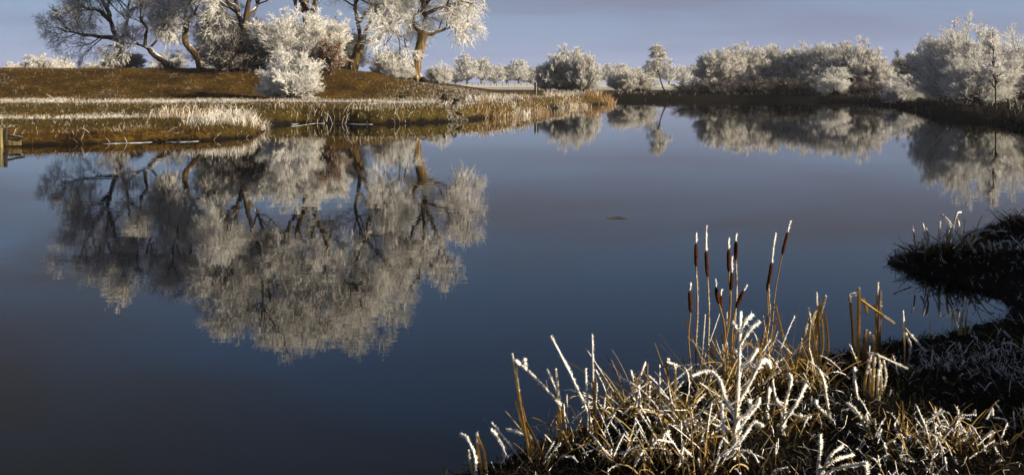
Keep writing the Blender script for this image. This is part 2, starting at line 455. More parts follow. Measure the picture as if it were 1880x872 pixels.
def strips(X, Y):
    """worn tracks along the flood bank that hold the rime"""
    n1 = fbm(X / 3.0, Y / 3.0, 21) - 0.5; n2 = fbm(X / 0.8, Y / 0.8, 22) - 0.5
    a = np.exp(-((Y - 55.0 - 5.0 * n1 - 2.5 * n2) / 2.3) ** 2) * (0.55 + 0.9 * fbm(X / 1.7, Y / 3.0, 23)) * (1 - sst(-8, 0, X))
    b = np.exp(-((Y - 42.3 - 0.12 * (X + 14) - 2.6 * n1 - 1.2 * n2) / 0.9) ** 2) * (0.6 + 0.8 * fbm(X / 1.3, Y / 2.0, 24)) * (1 - sst(-15.0, -13.0, X))
    return np.clip(a * 0.85 + b, 0, 1)

def build_ground():
    th = np.concatenate([np.radians(np.arange(-180, -33, 6.0)), np.radians(np.arange(-33, 33.01, 0.18)), np.radians(np.arange(36, 180.1, 6.0))])
    r = [0.25]
    while r[-1] < 900:
        q = r[-1]; r.append(q * (1.05 if q < 3 else 1.013 if q < 112 else 1.05))
    r = np.array(r)
    Rg, Tg = np.meshgrid(r, th, indexing='ij')
    X, Y = Rg * np.sin(Tg), Rg * np.cos(Tg)
    Z, sd = hgt(X, Y, True)
    nr, nt_ = X.shape
    fr = strips(X, Y) * (Y > 25)
    fr = np.maximum(fr, 0.55 * sst(110, 150, Y)); fr = np.maximum(fr, 0.9 * sst(180, 230, Y))
    fr = np.maximum(fr, 0.36 * sst(0.52, 0.68, fbm(X / 2.6, Y / 2.6, 91)) * (Y > 28) * (X < 12))
    near = (1 - sst(18, 26, Y)); fr = np.maximum(fr, near * (0.02 + 0.26 * sst(0.8, 3.0, sd)))
    fr = np.maximum(fr, 0.35 * (X > 12) * (Y > 30) * sst(3.0, 6.0, sd))
    fr = np.maximum(fr, 0.22 * (X > -7) * (X < 12) * (Y > 45) * sst(0.5, 2, sd) * (1 - near))
    gr = sst(-4, 0, -np.abs(Y - 47.5) + 3.0) * 0.8 + sst(-3, 0, -np.abs(Y - 37.5) + 2.5) * 0.65 + 0.7 * sst(105, 140, Y)
    gr = np.maximum(gr, 0.5 * sst(-7, 0, X) * (Y > 40) * (1 - near))
    so = (1 - sst(0.05, 0.6, sd / np.where(Y > 25, np.where(X > 12, 1.4, 0.7), 0.8)))
    so = np.maximum(so, 0.5 * sst(0.56, 0.66, fbm(X / 1.8 + 7, Y / 2.4, 93)) * (Y > 28))
    so = np.maximum(so, near * 0.97); so = np.maximum(so, 1.0 * (X > 10) * (1 - sst(3.0, 6.0, sd)) * (Y > 25) )  # near, right and far banks blackened to paint in their shade
    c = np.stack([fr, np.clip(gr, 0, 1), np.clip(so, 0, 1)], -1).reshape(-1, 3)
    mb = MB(); i = np.arange(nr - 1)[:, None] * nt_; j = np.arange(nt_ - 1)[None, :]
    f = np.stack([i + j, i + nt_ + j, i + nt_ + j + 1, i + j + 1], -1).reshape(-1, 4)
    mb.add(np.stack([X, Y, Z], -1), f, c)
    o = mb.build("ground", M['ground'], smooth=True); o["kind"] = "structure"
    # the patch of bank under the viewer's feet belongs to the same sheet
build_ground()

wb = MB()
wb.add([(-60, -5, 0), (60, -5, 0), (60, 125, 0), (-60, 125, 0)], [[0, 1, 2, 3]], (0, 0, 0))
o = wb.build("pond_water", M['water']); o["kind"] = "structure"

# ------------------------------------------------------------------ branching
def sample(P, t):
    """points and tangents at parameter t (one per polyline)"""
    Nn, K, _ = P.shape
    s = np.clip(t, 0, 0.9999) * (K - 1); k = s.astype(int); fr = (s - k)[:, None]
    a = P[np.arange(Nn), k]; b = P[np.arange(Nn), k + 1]
    return a * (1 - fr) + b * fr, unit(b - a)

def grow(P, n, t0, ang, ln, K, wob, bias=(0, 0, 0), droop=0.0, t1=1.0, taper=0.45):
    """n children on each polyline of P; ln is the children's length (scalar or per parent)"""
    Np = len(P); idx = np.repeat(np.arange(Np), n); m = len(idx)
    t = t0 + (t1 - t0) * RS.random(m) ** 0.9
    p, tan = sample(P[idx], t)
    q = unit(np.cross(tan, RS.normal(size=(m, 3))))
    a = np.radians(RS.uniform(ang[0], ang[1], m))[:, None]
    d = unit(tan * np.cos(a) + q * np.sin(a) + np.asarray(bias))
    L = np.broadcast_to(np.asarray(ln, float), (Np,))[idx] * (1 - taper * (t - t0) / max(1e-6, t1 - t0)) * RS.uniform(0.65, 1.3, m)
    out = [p]
    for k in range(K - 1):
        p = p + d * (L / (K - 1))[:, None]; out.append(p)
        d = unit(d + wob * RS.normal(size=(m, 3)) + np.array([0, 0, -droop]))
    return np.stack(out, 1), L

def resamp(P, K):
    """smooth a hand-drawn limb into K points"""
    P = np.asarray(P, float)
    Q = np.concatenate([[2 * P[0] - P[1]], P, [2 * P[-1] - P[-2]]])
    t = np.linspace(0, len(P) - 1 - 1e-6, K); k = t.astype(int); u = (t - k)[:, None]
    a, b, c, d = Q[k], Q[k + 1], Q[k + 2], Q[k + 3]
    return 0.5 * ((2 * b) + (-a + c) * u + (2 * a - 5 * b + 4 * c - d) * u ** 2 + (-a + 3 * b - 3 * c + d) * u ** 3)

def rime(n, lo=0.72, hi=0.93, brown=0.12, bc=(0.16, 0.115, 0.075)):
    g = RS.uniform(lo, hi, (n, 1)) * np.array([[0.985, 0.99, 1.0]])
    k = (RS.random(n) < brown)[:, None]
    return np.where(k, np.array([bc]) * RS.uniform(0.6, 1.3, (n, 1)), g)

def crown(mb, limbs, l2=3.2, l3=1.5, l4=0.85, l5=0.42, n=(9, 8, 8, 6), w=0.03, droop=0.12, up=0.25, brown=0.12, bark=(0.05, 0.036, 0.022), lo=0.7, hi=0.93, tstart=0.25, frost3=0.35, tap=0.45):
    l2v = np.array([l2 * np.clip(np.linalg.norm(np.diff(l, axis=0), axis=1).sum() / 6.0, 0.55, 1.25) for l in limbs])
    P1 = np.stack(limbs)
    P2, L2 = grow(P1, n[0], tstart, (30, 75), l2v, 6, 0.16, (0, 0, up), -0.02, taper=tap)
    P3, L3 = grow(P2, n[1], 0.2, (25, 65), l3, 5, 0.16, (0, 0, up * 0.5), 0.02)
    P4, L4 = grow(P3, n[2], 0.15, (20, 60), l4, 4, 0.14, (0, 0, 0.05), droop)
    P5, L5 = grow(P4, n[3], 0.15, (20, 60), l5, 2, 0.12, (0, 0, -droop * 1.5), 0)
    mb.tubes(P2, 0.042 + 0.006 * L2, 0.014, 5, np.asarray(bark) * np.ones((len(P2), 1)))
    fz = RS.random((len(P3), 1)) < frost3
    mb.tubes(P3, 0.020, 0.009, 3, np.where(fz, 0.62, np.asarray(bark) * 1.3))
    mb.ribbons(P4, w * 1.05, w * 0.8, rime(len(P4), lo * 0.9, hi, brown * 1.6))
    mb.ribbons(P5, w, w * 0.55, rime(len(P5), lo, hi, brown))

DENSE = (13, 8, 7, 6)
def big_tree(name, label, D, trunk, limbs, cat="tree", spread=1.6, bark='bark', cr={}, tr=(0.45, 0.28), lr=(0.2, 0.05)):
    """trunk: [(x, y)] photo pixels at depth D; limbs: [[(x, y), ...]] each reaching away from or toward the viewer"""
    base = px(*trunk[0], D); base[2] = h1(base[0], D) - 0.08
    root = thing(name, label, cat, base, "tall rimed willows on the flood bank")
    tp = [px(x, y, D) for x, y in trunk]; tp[0] = base
    T = resamp(tp, 14)
    mb = MB(); rr = np.linspace(0, 1, 14)
    mb.tubes(T[None], tr[0], tr[1], 12, np.array([[0.1, 0.07, 0.04]]), 0.7, 0.06)
    fl = T[0] + np.array([0, 0, 0.0])
    for k in range(6):                                                    # root flare
        a = k * 1.05 + RS.random(); q = np.array([math.cos(a), math.sin(a), 0])
        mb.tubes(np.stack([fl + q * tr[0] * 1.5 + [0, 0, -0.1], fl + q * tr[0] * 0.9 + [0, 0, 0.18], fl + q * tr[0] * 0.4 + [0, 0, 0.7]])[None], tr[0] * 0.28, tr[0] * 0.3, 6, np.array([[0.1, 0.07, 0.04]]))
    mb.build("trunk", M[bark], root, True, base)
    Ls = []
    for i, l in enumerate(limbs):
        sgn = -1 if i % 2 else 1
        dep = [0.0] + [sgn * spread * (k / (len(l) - 1)) ** 1.2 * (0.5 + RS.random()) for k in range(1, len(l))]
        P = resamp([px(x, y, D + e) for (x, y), e in zip(l, dep)], 12)
        P[1:-1] += RS.normal(size=(10, 3)) * 0.05
        m2 = MB(); k0 = lr[0] * (0.75 + 0.5 * RS.random())
        m2.tubes(P[None], k0, lr[1], 8, np.array([[0.08, 0.06, 0.03]]), 0.8, 0.05)
        m2.build("limb", M[bark], root, True, base)
        Ls.append(P)
    cm = MB(); kw = dict(cr); kw.setdefault('n', DENSE)
    crown(cm, Ls, **kw)
    cm.build("crown", M['twig'], root, False, base)
    return root

W5 = dict(l2=3.3, l3=1.7, l4=0.95, l5=0.7, droop=0.15, w=0.018, brown=0.05, frost3=0.15)
# the row of tall willows on the flood bank, left to right
big_tree("willow_tree", "grey sparsely rimed twin-stemmed willow with boughs reaching left, outermost of the tall trees", 77,
    [(226, 127), (222, 95), (220, 72)],
    [[(220, 74), (208, 55), (201, 33), (198, 8), (196, -30), (190, -75)], [(222, 74), (231, 48), (236, 25), (240, -10), (250, -60), (256, -105)],
     [(214, 72), (190, 69), (165, 66), (140, 62), (112, 55)], [(202, 38), (180, 22), (160, 15), (142, 8)], [(201, 30), (188, 0), (165, -35), (145, -85)],
     [(237, 22), (262, 5), (275, -30), (268, -75)], [(199, 0), (213, -35), (222, -80), (226, -118)]],
    cr=dict(l2=2.8, l3=1.6, l4=0.9, l5=0.45, brown=0.1, n=(11, 8, 7, 5), droop=0.05, w=0.021, lo=0.55, hi=0.85, frost3=0.4), bark='bark_dark', tr=(0.34, 0.28), lr=(0.19, 0.04))
big_tree("willow_tree", "low leaning willow with a dark arched bough hanging over the bank", 73.5,
    [(312, 127), (300, 112), (284, 102), (273, 89)],
    [[(274, 90), (262, 85), (248, 82), (233, 80), (214, 79), (198, 84)], [(266, 84), (268, 62), (267, 48), (258, 36), (257, 10), (250, -20)], [(274, 89), (290, 70), (300, 45), (305, 10)]],
    cr=dict(l2=1.7, l3=1.1, l4=0.7, l5=0.5, n=(9, 7, 6, 5), w=0.022, brown=0.12), bark='bark_dark', tr=(0.26, 0.19), lr=(0.13, 0.035))
big_tree("willow_tree", "slender brown-trunked willow with a kinked base and a wide fork", 75,
    [(368, 128), (362, 106), (350, 90), (341, 80), (340, 60), (344, 36)],
    [[(344, 38), (354, 27), (364, 13), (363, 0), (372, -25), (382, -75), (392, -120)], [(343, 37), (339, 14), (330, -8), (322, -40), (316, -90)], [(353, 27), (350, 8), (352, -20), (350, -70), (346, -120)],
     [(343, 40), (325, 30), (312, 38), (300, 45)], [(356, 25), (378, 40), (390, 62)]],
    cr=dict(l2=2.4, l3=1.5, l4=0.85, l5=0.65, n=(10, 8, 7, 6), w=0.021, brown=0.12, droop=0.1), tr=(0.26, 0.22), lr=(0.15, 0.035))
big_tree("willow_tree", "tallest willow, three dark stems fanning out above the dark thorn bush", 71.5,
    [(450, 130), (449, 90), (450, 45)],
    [[(449, 55), (441, 35), (434, 10), (424, -25), (400, -55), (387, -100)], [(450, 46), (455, 10), (463, -20), (478, -55), (485, -125), (480, -175), (476, -205)],
     [(451, 42), (463, 22), (474, 6), (490, -40), (500, -80), (520, -115)], [(424, -25), (420, -70), (416, -100), (400, -150)], [(484, -110), (460, -145), (430, -170)], [(437, 20), (415, 0), (405, -30)], [(485, -120), (505, -160), (520, -190)]],
    cr=dict(W5), bark='bark_dark', tr=(0.4, 0.3), lr=(0.2, 0.045), spread=2.2)
big_tree("willow_tree", "tall willow whose twin dark stems rise behind the round white bushes", 73,
    [(566, 128), (564, 80), (564, 45)],
    [[(563, 50), (560, 25), (566, -5), (575, -40), (578, -110), (582, -165), (575, -205)], [(566, 46), (573, 24), (582, -5), (600, -50), (590, -120), (587, -185)], [(582, -5), (605, -60), (618, -135), (640, -165), (662, -175)],
     [(560, 25), (540, 5), (528, -40), (530, -90)], [(590, -110), (560, -145), (545, -190)], [(615, -130), (640, -120), (665, -140)], [(562, 20), (548, -20), (545, -70), (550, -120)]],
    cr=dict(W5), bark='bark_dark', tr=(0.42, 0.34), lr=(0.24, 0.05), spread=2.2)
big_tree("willow_tree", "tall willow with a brown forked trunk and a crooked bough bending right", 75.5,
    [(645, 136), (652, 110), (660, 86), (662, 76)],
    [[(661, 80), (659, 45), (653, 15), (657, -5), (668, -45), (650, -90), (645, -140)], [(665, 80), (674, 48), (683, 24), (676, -10), (674, -45), (700, -75), (735, -95)], [(661, 40), (672, 24), (684, 12), (710, 5), (730, 10)],
     [(666, 77), (687, 72), (701, 66), (706, 57), (719, 57), (734, 66), (748, 76)], [(645, -85), (672, -115), (700, -135), (708, -160)], [(675, -40), (655, -80), (640, -120), (640, -165)], [(683, 20), (705, -20), (740, -50), (755, -70)]],
    cr=dict(W5), tr=(0.46, 0.32), lr=(0.19, 0.04), spread=2.0)
big_tree("willow_tree", "leaning willow at the right end of the row, its bough curled into a ring", 75,
    [(764, 160), (762, 128), (768, 100), (774, 76), (775, 58)],
    [[(774, 60), (763, 49), (758, 37), (763, 26), (771, 22), (779, 27), (782, 40), (778, 55)], [(780, 30), (798, 17), (826, 8), (850, -2), (862, -12)], [(777, 62), (798, 60), (818, 53), (842, 49), (866, 38)],
     [(779, 26), (776, 0), (780, -40), (770, -95), (765, -125)], [(780, 10), (800, -25), (815, -60), (812, -95)], [(776, 5), (755, -30), (748, -65), (735, -100)]],
    cr=dict(l2=2.2, l3=1.4, l4=0.85, l5=0.65, n=(11, 8, 7, 4), droop=0.18, w=0.018, frost3=0.15, brown=0.08), tr=(0.5, 0.32), lr=(0.17, 0.04), spread=1.5)

# ------------------------------------------------------------------ bushes and far trees
def shrub(name, label, cat, R, H, stems, n, w, ln, brown=0.1, lo=0.55, hi=0.86, upr=0.35, bark=(0.07, 0.05, 0.032), open_=0.0, bc=(0.16, 0.115, 0.075), droop=0.03, flat=0.55, loc=(0, 0, 0), group=None):
    root = thing(name, label, cat, loc, group)
    a = RS.random(stems) * 2 * math.pi; u = RS.random(stems)
    el = np.arcsin(np.clip(0.02 + 0.98 * u ** 1.15, 0, 1))                         # tips over a dome, uneven
    k = RS.uniform(0.62 - 0.25 * open_, 1.0, stems) * (0.85 + 0.32 * fbm(a * 1.6 + 9, el * 2.3, int(R * 10)))
    tip = np.stack([np.cos(a) * np.cos(el) * R * k, np.sin(a) * np.cos(el) * R * k, H * (0.10 + 0.9 * np.sin(el) ** flat) * k], 1)
    b0 = np.stack([np.cos(a) * R * 0.09 * RS.random(stems), np.sin(a) * R * 0.09 * RS.random(stems), np.zeros(stems) - 0.1], 1)
    mid = b0 * 0.5 + tip * np.array([0.36, 0.36, 0.55]); t = np.linspace(0, 1, 7)[None, :, None]
    S = b0[:, None] * (1 - t) ** 2 + 2 * mid[:, None] * t * (1 - t) + tip[:, None] * t * t
    S[:, 1:-1] += RS.normal(size=(stems, 5, 3)) * 0.02 * R
    mb = MB(); mb.tubes(S, w * 1.7, w * 0.5, 4, np.asarray(bark) * RS.uniform(0.7, 1.3, (stems, 1)))
    mb.build("stems", M['twig'], root)
    c = MB()
    P2, _ = grow(S, n[0], 0.28, (18, 55), ln[0], 4, 0.13, (0, 0, upr), 0.0)
    P3, _ = grow(P2, n[1], 0.12, (18, 55), ln[1], 3 if n[2] else 2, 0.12, (0, 0, upr * 0.5), droop)
    c.ribbons(P2, w * 1.1, w * 0.7, rime(len(P2), lo * 0.85, hi * 0.95, brown * 1.8, bc))
    c.ribbons(P3, w, w * 0.5, rime(len(P3), lo, hi, brown, bc))
    if n[2]:
        P4, _ = grow(P3, n[2], 0.1, (20, 55), ln[2], 2, 0.1, (0, 0, upr * 0.3), droop)
        c.ribbons(P4, w * 0.85, w * 0.4, rime(len(P4), lo, hi, brown, bc))
    c.build("crown", M['twig'], root)
    return root

def put(root, x, Y, scale, rotz, label, group=None, z=None, first=[set()]):
    X = (x - HX) / F * Y; z = h1(X, Y) - 0.05 if z is None else z
    if isinstance(scale, (int, float)): scale = (scale, scale, scale)
    if root.name not in first[0]:
        first[0].add(root.name)
        root.location = (X, Y, z); root.scale = scale; root.rotation_euler = (0, 0, rotz); root["label"] = label
        if group: root["group"] = group
        return root
    return copy_thing(root, (X, Y, z), scale, rotz, label, group)

# kinds (radius and height in metres before scaling)
dome_a = shrub("willow_shrub", "-", "shrub", 3.0, 5.0, 210, (12, 16, 0), 0.027, (0.85, 0.48, 0), upr=0.55, brown=0.2, lo=0.66, hi=0.93, open_=-0.6)
dome_b = shrub("willow_shrub", "-", "shrub", 3.2, 5.0, 220, (12, 16, 0), 0.027, (0.8, 0.46, 0), upr=0.55, brown=0.2, lo=0.66, hi=0.93, open_=-0.6, flat=0.65)
white_a = shrub("hoar_shrub", "-", "shrub", 1.6, 2.9, 46, (9, 7, 6), 0.021, (0.8, 0.42, 0.2), brown=0.03, lo=0.68, hi=0.88, open_=0.6, upr=0.2)
white_b = shrub("hoar_shrub", "-", "shrub", 3.0, 5.0, 100, (11, 8, 6), 0.024, (1.15, 0.55, 0.28), brown=0.06, lo=0.64, hi=0.88, open_=0.4)
thorn = shrub("thorn_bush", "-", "bush", 2.6, 3.6, 55, (10, 8, 4), 0.024, (0.95, 0.5, 0.25), brown=0.8, lo=0.4, hi=0.7, bark=(0.02, 0.014, 0.013), bc=(0.055, 0.042, 0.045), upr=0.1)
rusty = shrub("beech_bush", "-", "bush", 1.6, 2.6, 40, (9, 8, 4), 0.032, (0.7, 0.36, 0.16), brown=0.72, lo=0.5, hi=0.75, bc=(0.19, 0.085, 0.03))

def far_tree(H, R, hb):
    root = thing("hazy_tree", "-", "tree", (0, 0, 0))
    T = resamp([(0, 0, -0.2), (0.08, 0, H * 0.2), (-0.05, 0.1, H * 0.45), (0.1, 0, H * 0.8)], 9)
    t = MB(); t.tubes(T[None], 0.3, 0.06, 7, np.array([[0.05, 0.04, 0.03]])); t.build("trunk", M['bark_dark'], root, True)
    n = 110; a = RS.random(n) * 6.283; el = np.arcsin(RS.random(n)); k = RS.uniform(0.55, 1.0, n) * (0.8 + 0.4 * fbm(a * 1.5, el * 2, int(H * 7)))
    tip = np.stack([np.cos(a) * np.cos(el) * R * k, np.sin(a) * np.cos(el) * R * k, hb + (H - hb) * (0.05 + 0.95 * np.sin(el) ** 0.7) * k], 1)
    st, _ = sample(np.repeat(T[None], n, 0), np.clip(tip[:, 2] / H * 0.6, 0.12, 0.95))
    mid = st * 0.45 + tip * 0.55 + np.array([0, 0, 0.04 * H]); q = np.linspace(0, 1, 5)[None, :, None]
    S = st[:, None] * (1 - q) ** 2 + 2 * mid[:, None] * q * (1 - q) + tip[:, None] * q * q
    c = MB(); c.tubes(S, 0.07, 0.02, 4, np.array([[0.06, 0.05, 0.04]]) * np.ones((n, 1)))
    P2, _ = grow(S, 10, 0.25, (20, 60), H * 0.14, 3, 0.14, (0, 0, 0.2)); P3, _ = grow(P2, 9, 0.1, (20, 60), H * 0.08, 2, 0.12)
    c.ribbons(P2, 0.07, 0.05, rime(len(P2), 0.45, 0.75, 0.35)); c.ribbons(P3, 0.085, 0.05, rime(len(P3), 0.6, 0.88, 0.15))
    c.build("crown", M['twig'], root)
    return root
ft = [far_tree(8.5, 3.6, 1.4), far_tree(7.6, 4.2, 1.0), far_tree(8.8, 3.2, 1.6)]

ORD = ["first", "second", "third", "fourth", "fifth", "sixth", "seventh", "eighth", "ninth", "tenth", "eleventh", "twelfth"]
G_U = "frosted undergrowth below the tall willows"
# undergrowth on the flood bank
put(white_a, 540, 58.5, (1.12, 1.12, 1.0), 0.4, "bright white bushy young tree standing alone on the grass slope", G_U)
put(white_a, 508, 59.5, (0.75, 0.75, 0.82), 2.2, "small white shrub with upright twigs, left of the bright bushy young tree", G_U)
put(thorn, 432, 68.5, (0.85, 0.85, 0.8), 0.0, "dark leafless thorn bush below the tallest willow", G_U)
put(thorn, 478, 69.5, (0.6, 0.6, 0.85), 1.3, "dark purplish bush between the thorn bush and the round white bushes", G_U)
put(white_b, 527, 69.5, (1.1, 1.1, 0.82), 0.9, "big round white bush behind the bright bushy young tree", G_U)
put(white_b, 582, 70.5, (0.85, 0.85, 0.82), 2.6, "round white bush under the twin-stemmed willow, left of the rusty bush", G_U)
put(rusty, 607, 67.5, (0.8, 0.8, 0.98), 0.0, "rusty brown bush still in leaf, left of the forked trunk", G_U)
put(white_b, 628, 78, (0.8, 0.7, 0.75), 4.1, "pale bush behind the foot of the forked willow", G_U)
put(dome_b, 716, 76, (0.5, 0.5, 0.40), 0.8, "greyish bush rising between the forked willow and the leaning willow", G_U)
put(white_b, 733, 73, (0.5, 0.42, 0.24), 5.0, "low white bush at the foot of the leaning willow, on its left", G_U)
put(white_b, 805, 84, (0.42, 0.42, 0.36), 1.0, "pale wispy bush just right of the leaning willow's trunk", G_U)
put(white_b, 412, 78, (0.95, 0.9, 1.05), 3.3, "white feathery bush left of the tallest willow's stems", G_U)
put(white_a, 315, 76, (0.8, 0.8, 0.55), 1.1, "low pale shrub beside the slender trunk with the kinked base", G_U)
put(dome_a, 228, 80, (0.62, 0.62, 0.32), 2.0, "low grey bush under the arched bough", G_U)
G_L = "frosted bushes behind the flood bank on the left"
put(dome_b, 80, 100, (0.85, 0.85, 0.62), 1.5, "large pale bush on the skyline, left of the grey twin-stemmed willow", G_L, 1.5)
put(dome_a, 12, 120, (0.75, 0.75, 0.5), 0.3, "pale bush at the left edge of the picture behind the flood bank", G_L, 1.4)
put(dome_a, 142, 110, (0.85, 0.85, 0.42), 4.0, "low pale bush between the large skyline bush and the arched bough", G_L, 1.6)
put(white_b, 185, 92, (0.62, 0.62, 0.42), 2.1, "feathery white bush at the left end of the arched bough", G_L, 2.0)
# middle distance
G_M = "frosted shrubs across the water"
put(dome_b, 1040, 122, (1.08, 1.1, 1.08), 2.9, "large round frosted bush alone behind the golden reed point", G_M)
put(dome_a, 1070, 120, (0.78, 0.8, 0.95), 0.6, "bright right-hand half of the round bush behind the reed point", G_M)
put(dome_a, 1006, 121, (0.6, 0.6, 0.72), 5.2, "dark low left-hand side of the round bush, beside the sign", G_M)
put(dome_a, 1142, 112, (0.66, 0.66, 0.56), 1.9, "low grey willow shrub at the water right of the reed point", G_M)
put(dome_b, 1176, 114, (0.62, 0.62, 0.52), 3.1, "low grey willow shrub just left of the tall sapling", G_M)
G_H = "shrubs of the long frosted hedge across the pond"
for i, (x, Y, s, hh, r, l) in enumerate([(1322, 118, 0.92, 1.04, 0.1, "rounded frosted shrub at the left end of the long hedge"), (1372, 120, 1.0, 1.12, 1.2, "second shrub from the left end of the long frosted hedge"),
        (1424, 121, 1.0, 1.13, 2.5, "third shrub from the left end of the long frosted hedge"), (1474, 119, 1.0, 1.12, 3.6, "fourth shrub from the left, in the middle of the long frosted hedge"),
        (1522, 117, 0.95, 1.12, 4.4, "shrub of the long hedge right behind the small bright bush"), (1572, 112, 1.12, 1.14, 5.5, "largest, brightest shrub at the right end of the long hedge"),
        (1606, 110, 0.66, 0.74, 0.8, "low outer shrub closing the right end of the long hedge"), (1495, 112, 0.6, 0.62, 2.0, "dark lower shrub in front of the middle of the long hedge")]):
    put((dome_a, dome_b)[i % 2], x, Y - 4, (s * 1.12, s * 1.05, hh * 0.98), r, l, G_H)
G_S = "dark bramble skirts at the water across the pond"
for i, (x, Y, s_) in enumerate([(1275, 108, 0.8), (1325, 107, 0.85), (1372, 107, 0.8), (1418, 107, 0.9), (1462, 106, 0.85), (1500, 105, 0.8), (1572, 102, 0.7), (1610, 99, 0.6)]):  # row of dark bushes added to stand for the hedge's shaded foot
    put(thorn, x, Y, (s_ * 1.3, s_, s_ * 0.55), i * 1.1, "dark low bramble at the water below the hedge, %s from the left" % ORD[i], G_S)
put(white_a, 1532, 101, (1.15, 1.15, 1.02), 0.9, "small bright white bush at the water in front of the long hedge", G_M)
put(white_a, 1655, 79, (0.98, 0.98, 0.80), 3.0, "white spiky bush at the water between the hedge and the big right-hand bush", G_M)
G_R = "big frosted bushes on the right bank"
put(dome_b, 1738, 73, (0.85, 0.9, 0.98), 4.6, "tall grey-shaded rear bush on the right bank", G_R)
put(white_b, 1762, 67, (0.95, 0.95, 1.10), 0.2, "tallest white bush on the right bank", G_R)
put(white_b, 1800, 57, (0.80, 0.80, 0.66), 2.2, "white feathery bush in front on the right bank, twigs arching over the water", G_R)
put(white_b, 1876, 63, (0.95, 0.95, 0.86), 3.9, "white bush at the right edge of the picture on the right bank", G_R)
put(thorn, 1690, 140, (1.5, 1.5, 1.75), 1.0, "dark bare tree behind the right bank, left of the tall bushes", G_R)
put(thorn, 1876, 150, (1.6, 1.6, 1.7), 2.0, "dark bare tree behind the bush at the right edge", G_R)

# sapling by the water
def sapling(name, label, pts, D, cr, r=(0.10, 0.03), group=None):
    P = resamp([px(x, y, D) for x, y in pts], 12); b = P[0].copy(); P[0, 2] = b[2] = h1(b[0], D) - 0.05
    root = thing(name, label, "tree", b, group)
    t = MB(); t.tubes(P[None], r[0], r[1], 7, np.array([[0.05, 0.035, 0.02]])); t.build("trunk", M['bark_dark'], root, True, b)
    c = MB(); crown(c, [P], **cr); c.build("crown", M['twig'], root, False, b)
sapling("frosted_sapling", "thin tall sapling with a white pointed top on the far bank", [(1223, 172), (1216, 158), (1210, 135), (1208, 112), (1207, 92)], 108,
    dict(l2=2.3, l3=0.8, l4=0.45, l5=0.3, n=(30, 6, 6, 4), w=0.03, brown=0.2, up=0.45, tstart=0.22, tap=0.85))
sapling("frosted_sapling", "slender white spire of a young tree rising in front of the right-hand bushes", [(1828, 190), (1827, 150), (1824, 110), (1822, 70)], 54,
    dict(l2=0.8, l3=0.5, l4=0.3, l5=0.2, n=(26, 5, 4, 3), w=0.028, brown=0.02, up=0.5, tstart=0.2, tap=0.8), (0.05, 0.015))

# far trees in the haze
G_F = "hazy trees along the far side of the meadow"
xs = [(815, 280, 0.75), (836, 290, 0.7), (858, 270, 1.02), (884, 280, 0.95), (908, 285, 0.9), (930, 300, 0.72), (952, 290, 0.93), (975, 295, 0.9)]
for i, (x, Y, s) in enumerate(xs):
    put(ft[i % 3], x, Y * 1.75, (s * (1.6 + 0.11 * (i * 37 % 10)), s * 2.1, s * (1.35 + 0.05 * (i * 53 % 10))), i * 1.3, "hazy frosted tree, %s from the left in the line between leaning willow and round bush" % ORD[i], G_F)
xs = [(1100, 250, 0.75), (1118, 230, 0.7), (1140, 280, 0.95), (1165, 290, 0.8), (1195, 260, 0.95), (1228, 220, 0.72), (1252, 260, 0.8), (1275, 270, 0.78), (1296, 240, 0.7)]
for i, (x, Y, s) in enumerate(xs):
    put(ft[(i + 1) % 3], x, Y * 1.9, (s * 1.8, s * 1.8, s * 1.55), i * 0.9 + 2, "hazy frosted tree, %s from the left in the line between round bush and hedge" % ORD[i], G_F)
xs = [(1655, 260, 1.0), (1680, 240, 1.1), (1850, 230, 1.05), (1890, 240, 1.1)]
for i, (x, Y, s) in enumerate(xs):
    put(ft[i % 3], x, Y, s, i * 0.7, "hazy far tree behind the right bank, %s from the left" % ORD[i], G_F)
xs = [(25, 270, 0.85), (60, 280, 0.8), (120, 260, 0.9), (165, 290, 0.8), (290, 270, 0.85), (375, 280, 0.8)]
for i, (x, Y, s) in enumerate(xs):
    put(ft[i % 3], x, Y, s, i * 0.7, "hazy far tree low behind the flood bank, %s from the left" % ORD[i], G_F)

# ------------------------------------------------------------------ grass on the banks
def turf(name, label, cat, Xr, Yr, n, hr, wr, keep, colf, lean=0.5):
    X = RS.uniform(*Xr, n * 9 if 'tufts' in name else n * 2); Y = RS.uniform(*Yr, n * 9 if 'tufts' in name else n * 2)
    z, sd = hgt(X, Y, True); k = keep(X, Y, sd); k &= RS.random(len(X)) < 1; X, Y, z, sd = X[k][:n], Y[k][:n], z[k][:n], sd[k][:n]
    m = len(X); B = np.stack([X, Y, z - 0.01], 1)
    L = RS.uniform(*hr, m) * (0.5 + fbm(X / 1.5, Y / 1.5, 31))
    d = unit(np.stack([RS.normal(size=m) * lean, RS.normal(size=m) * lean, np.ones(m)], 1))
    mid = B + d * (L * 0.55)[:, None]; tip = mid + unit(d + RS.normal(size=(m, 3)) * 0.5 + [0, 0, -0.25]) * (L * 0.45)[:, None]
    c = colf(X, Y, sd, m)
    mb = MB(); mb.ribbons(np.stack([B, mid, tip], 1), RS.uniform(*wr, m), 0.004, c, np.clip(c * 1.15, 0, 0.85))
    o = mb.build(name, M['grass']); o["kind"] = "stuff"; tag(o, label, cat)
    return o

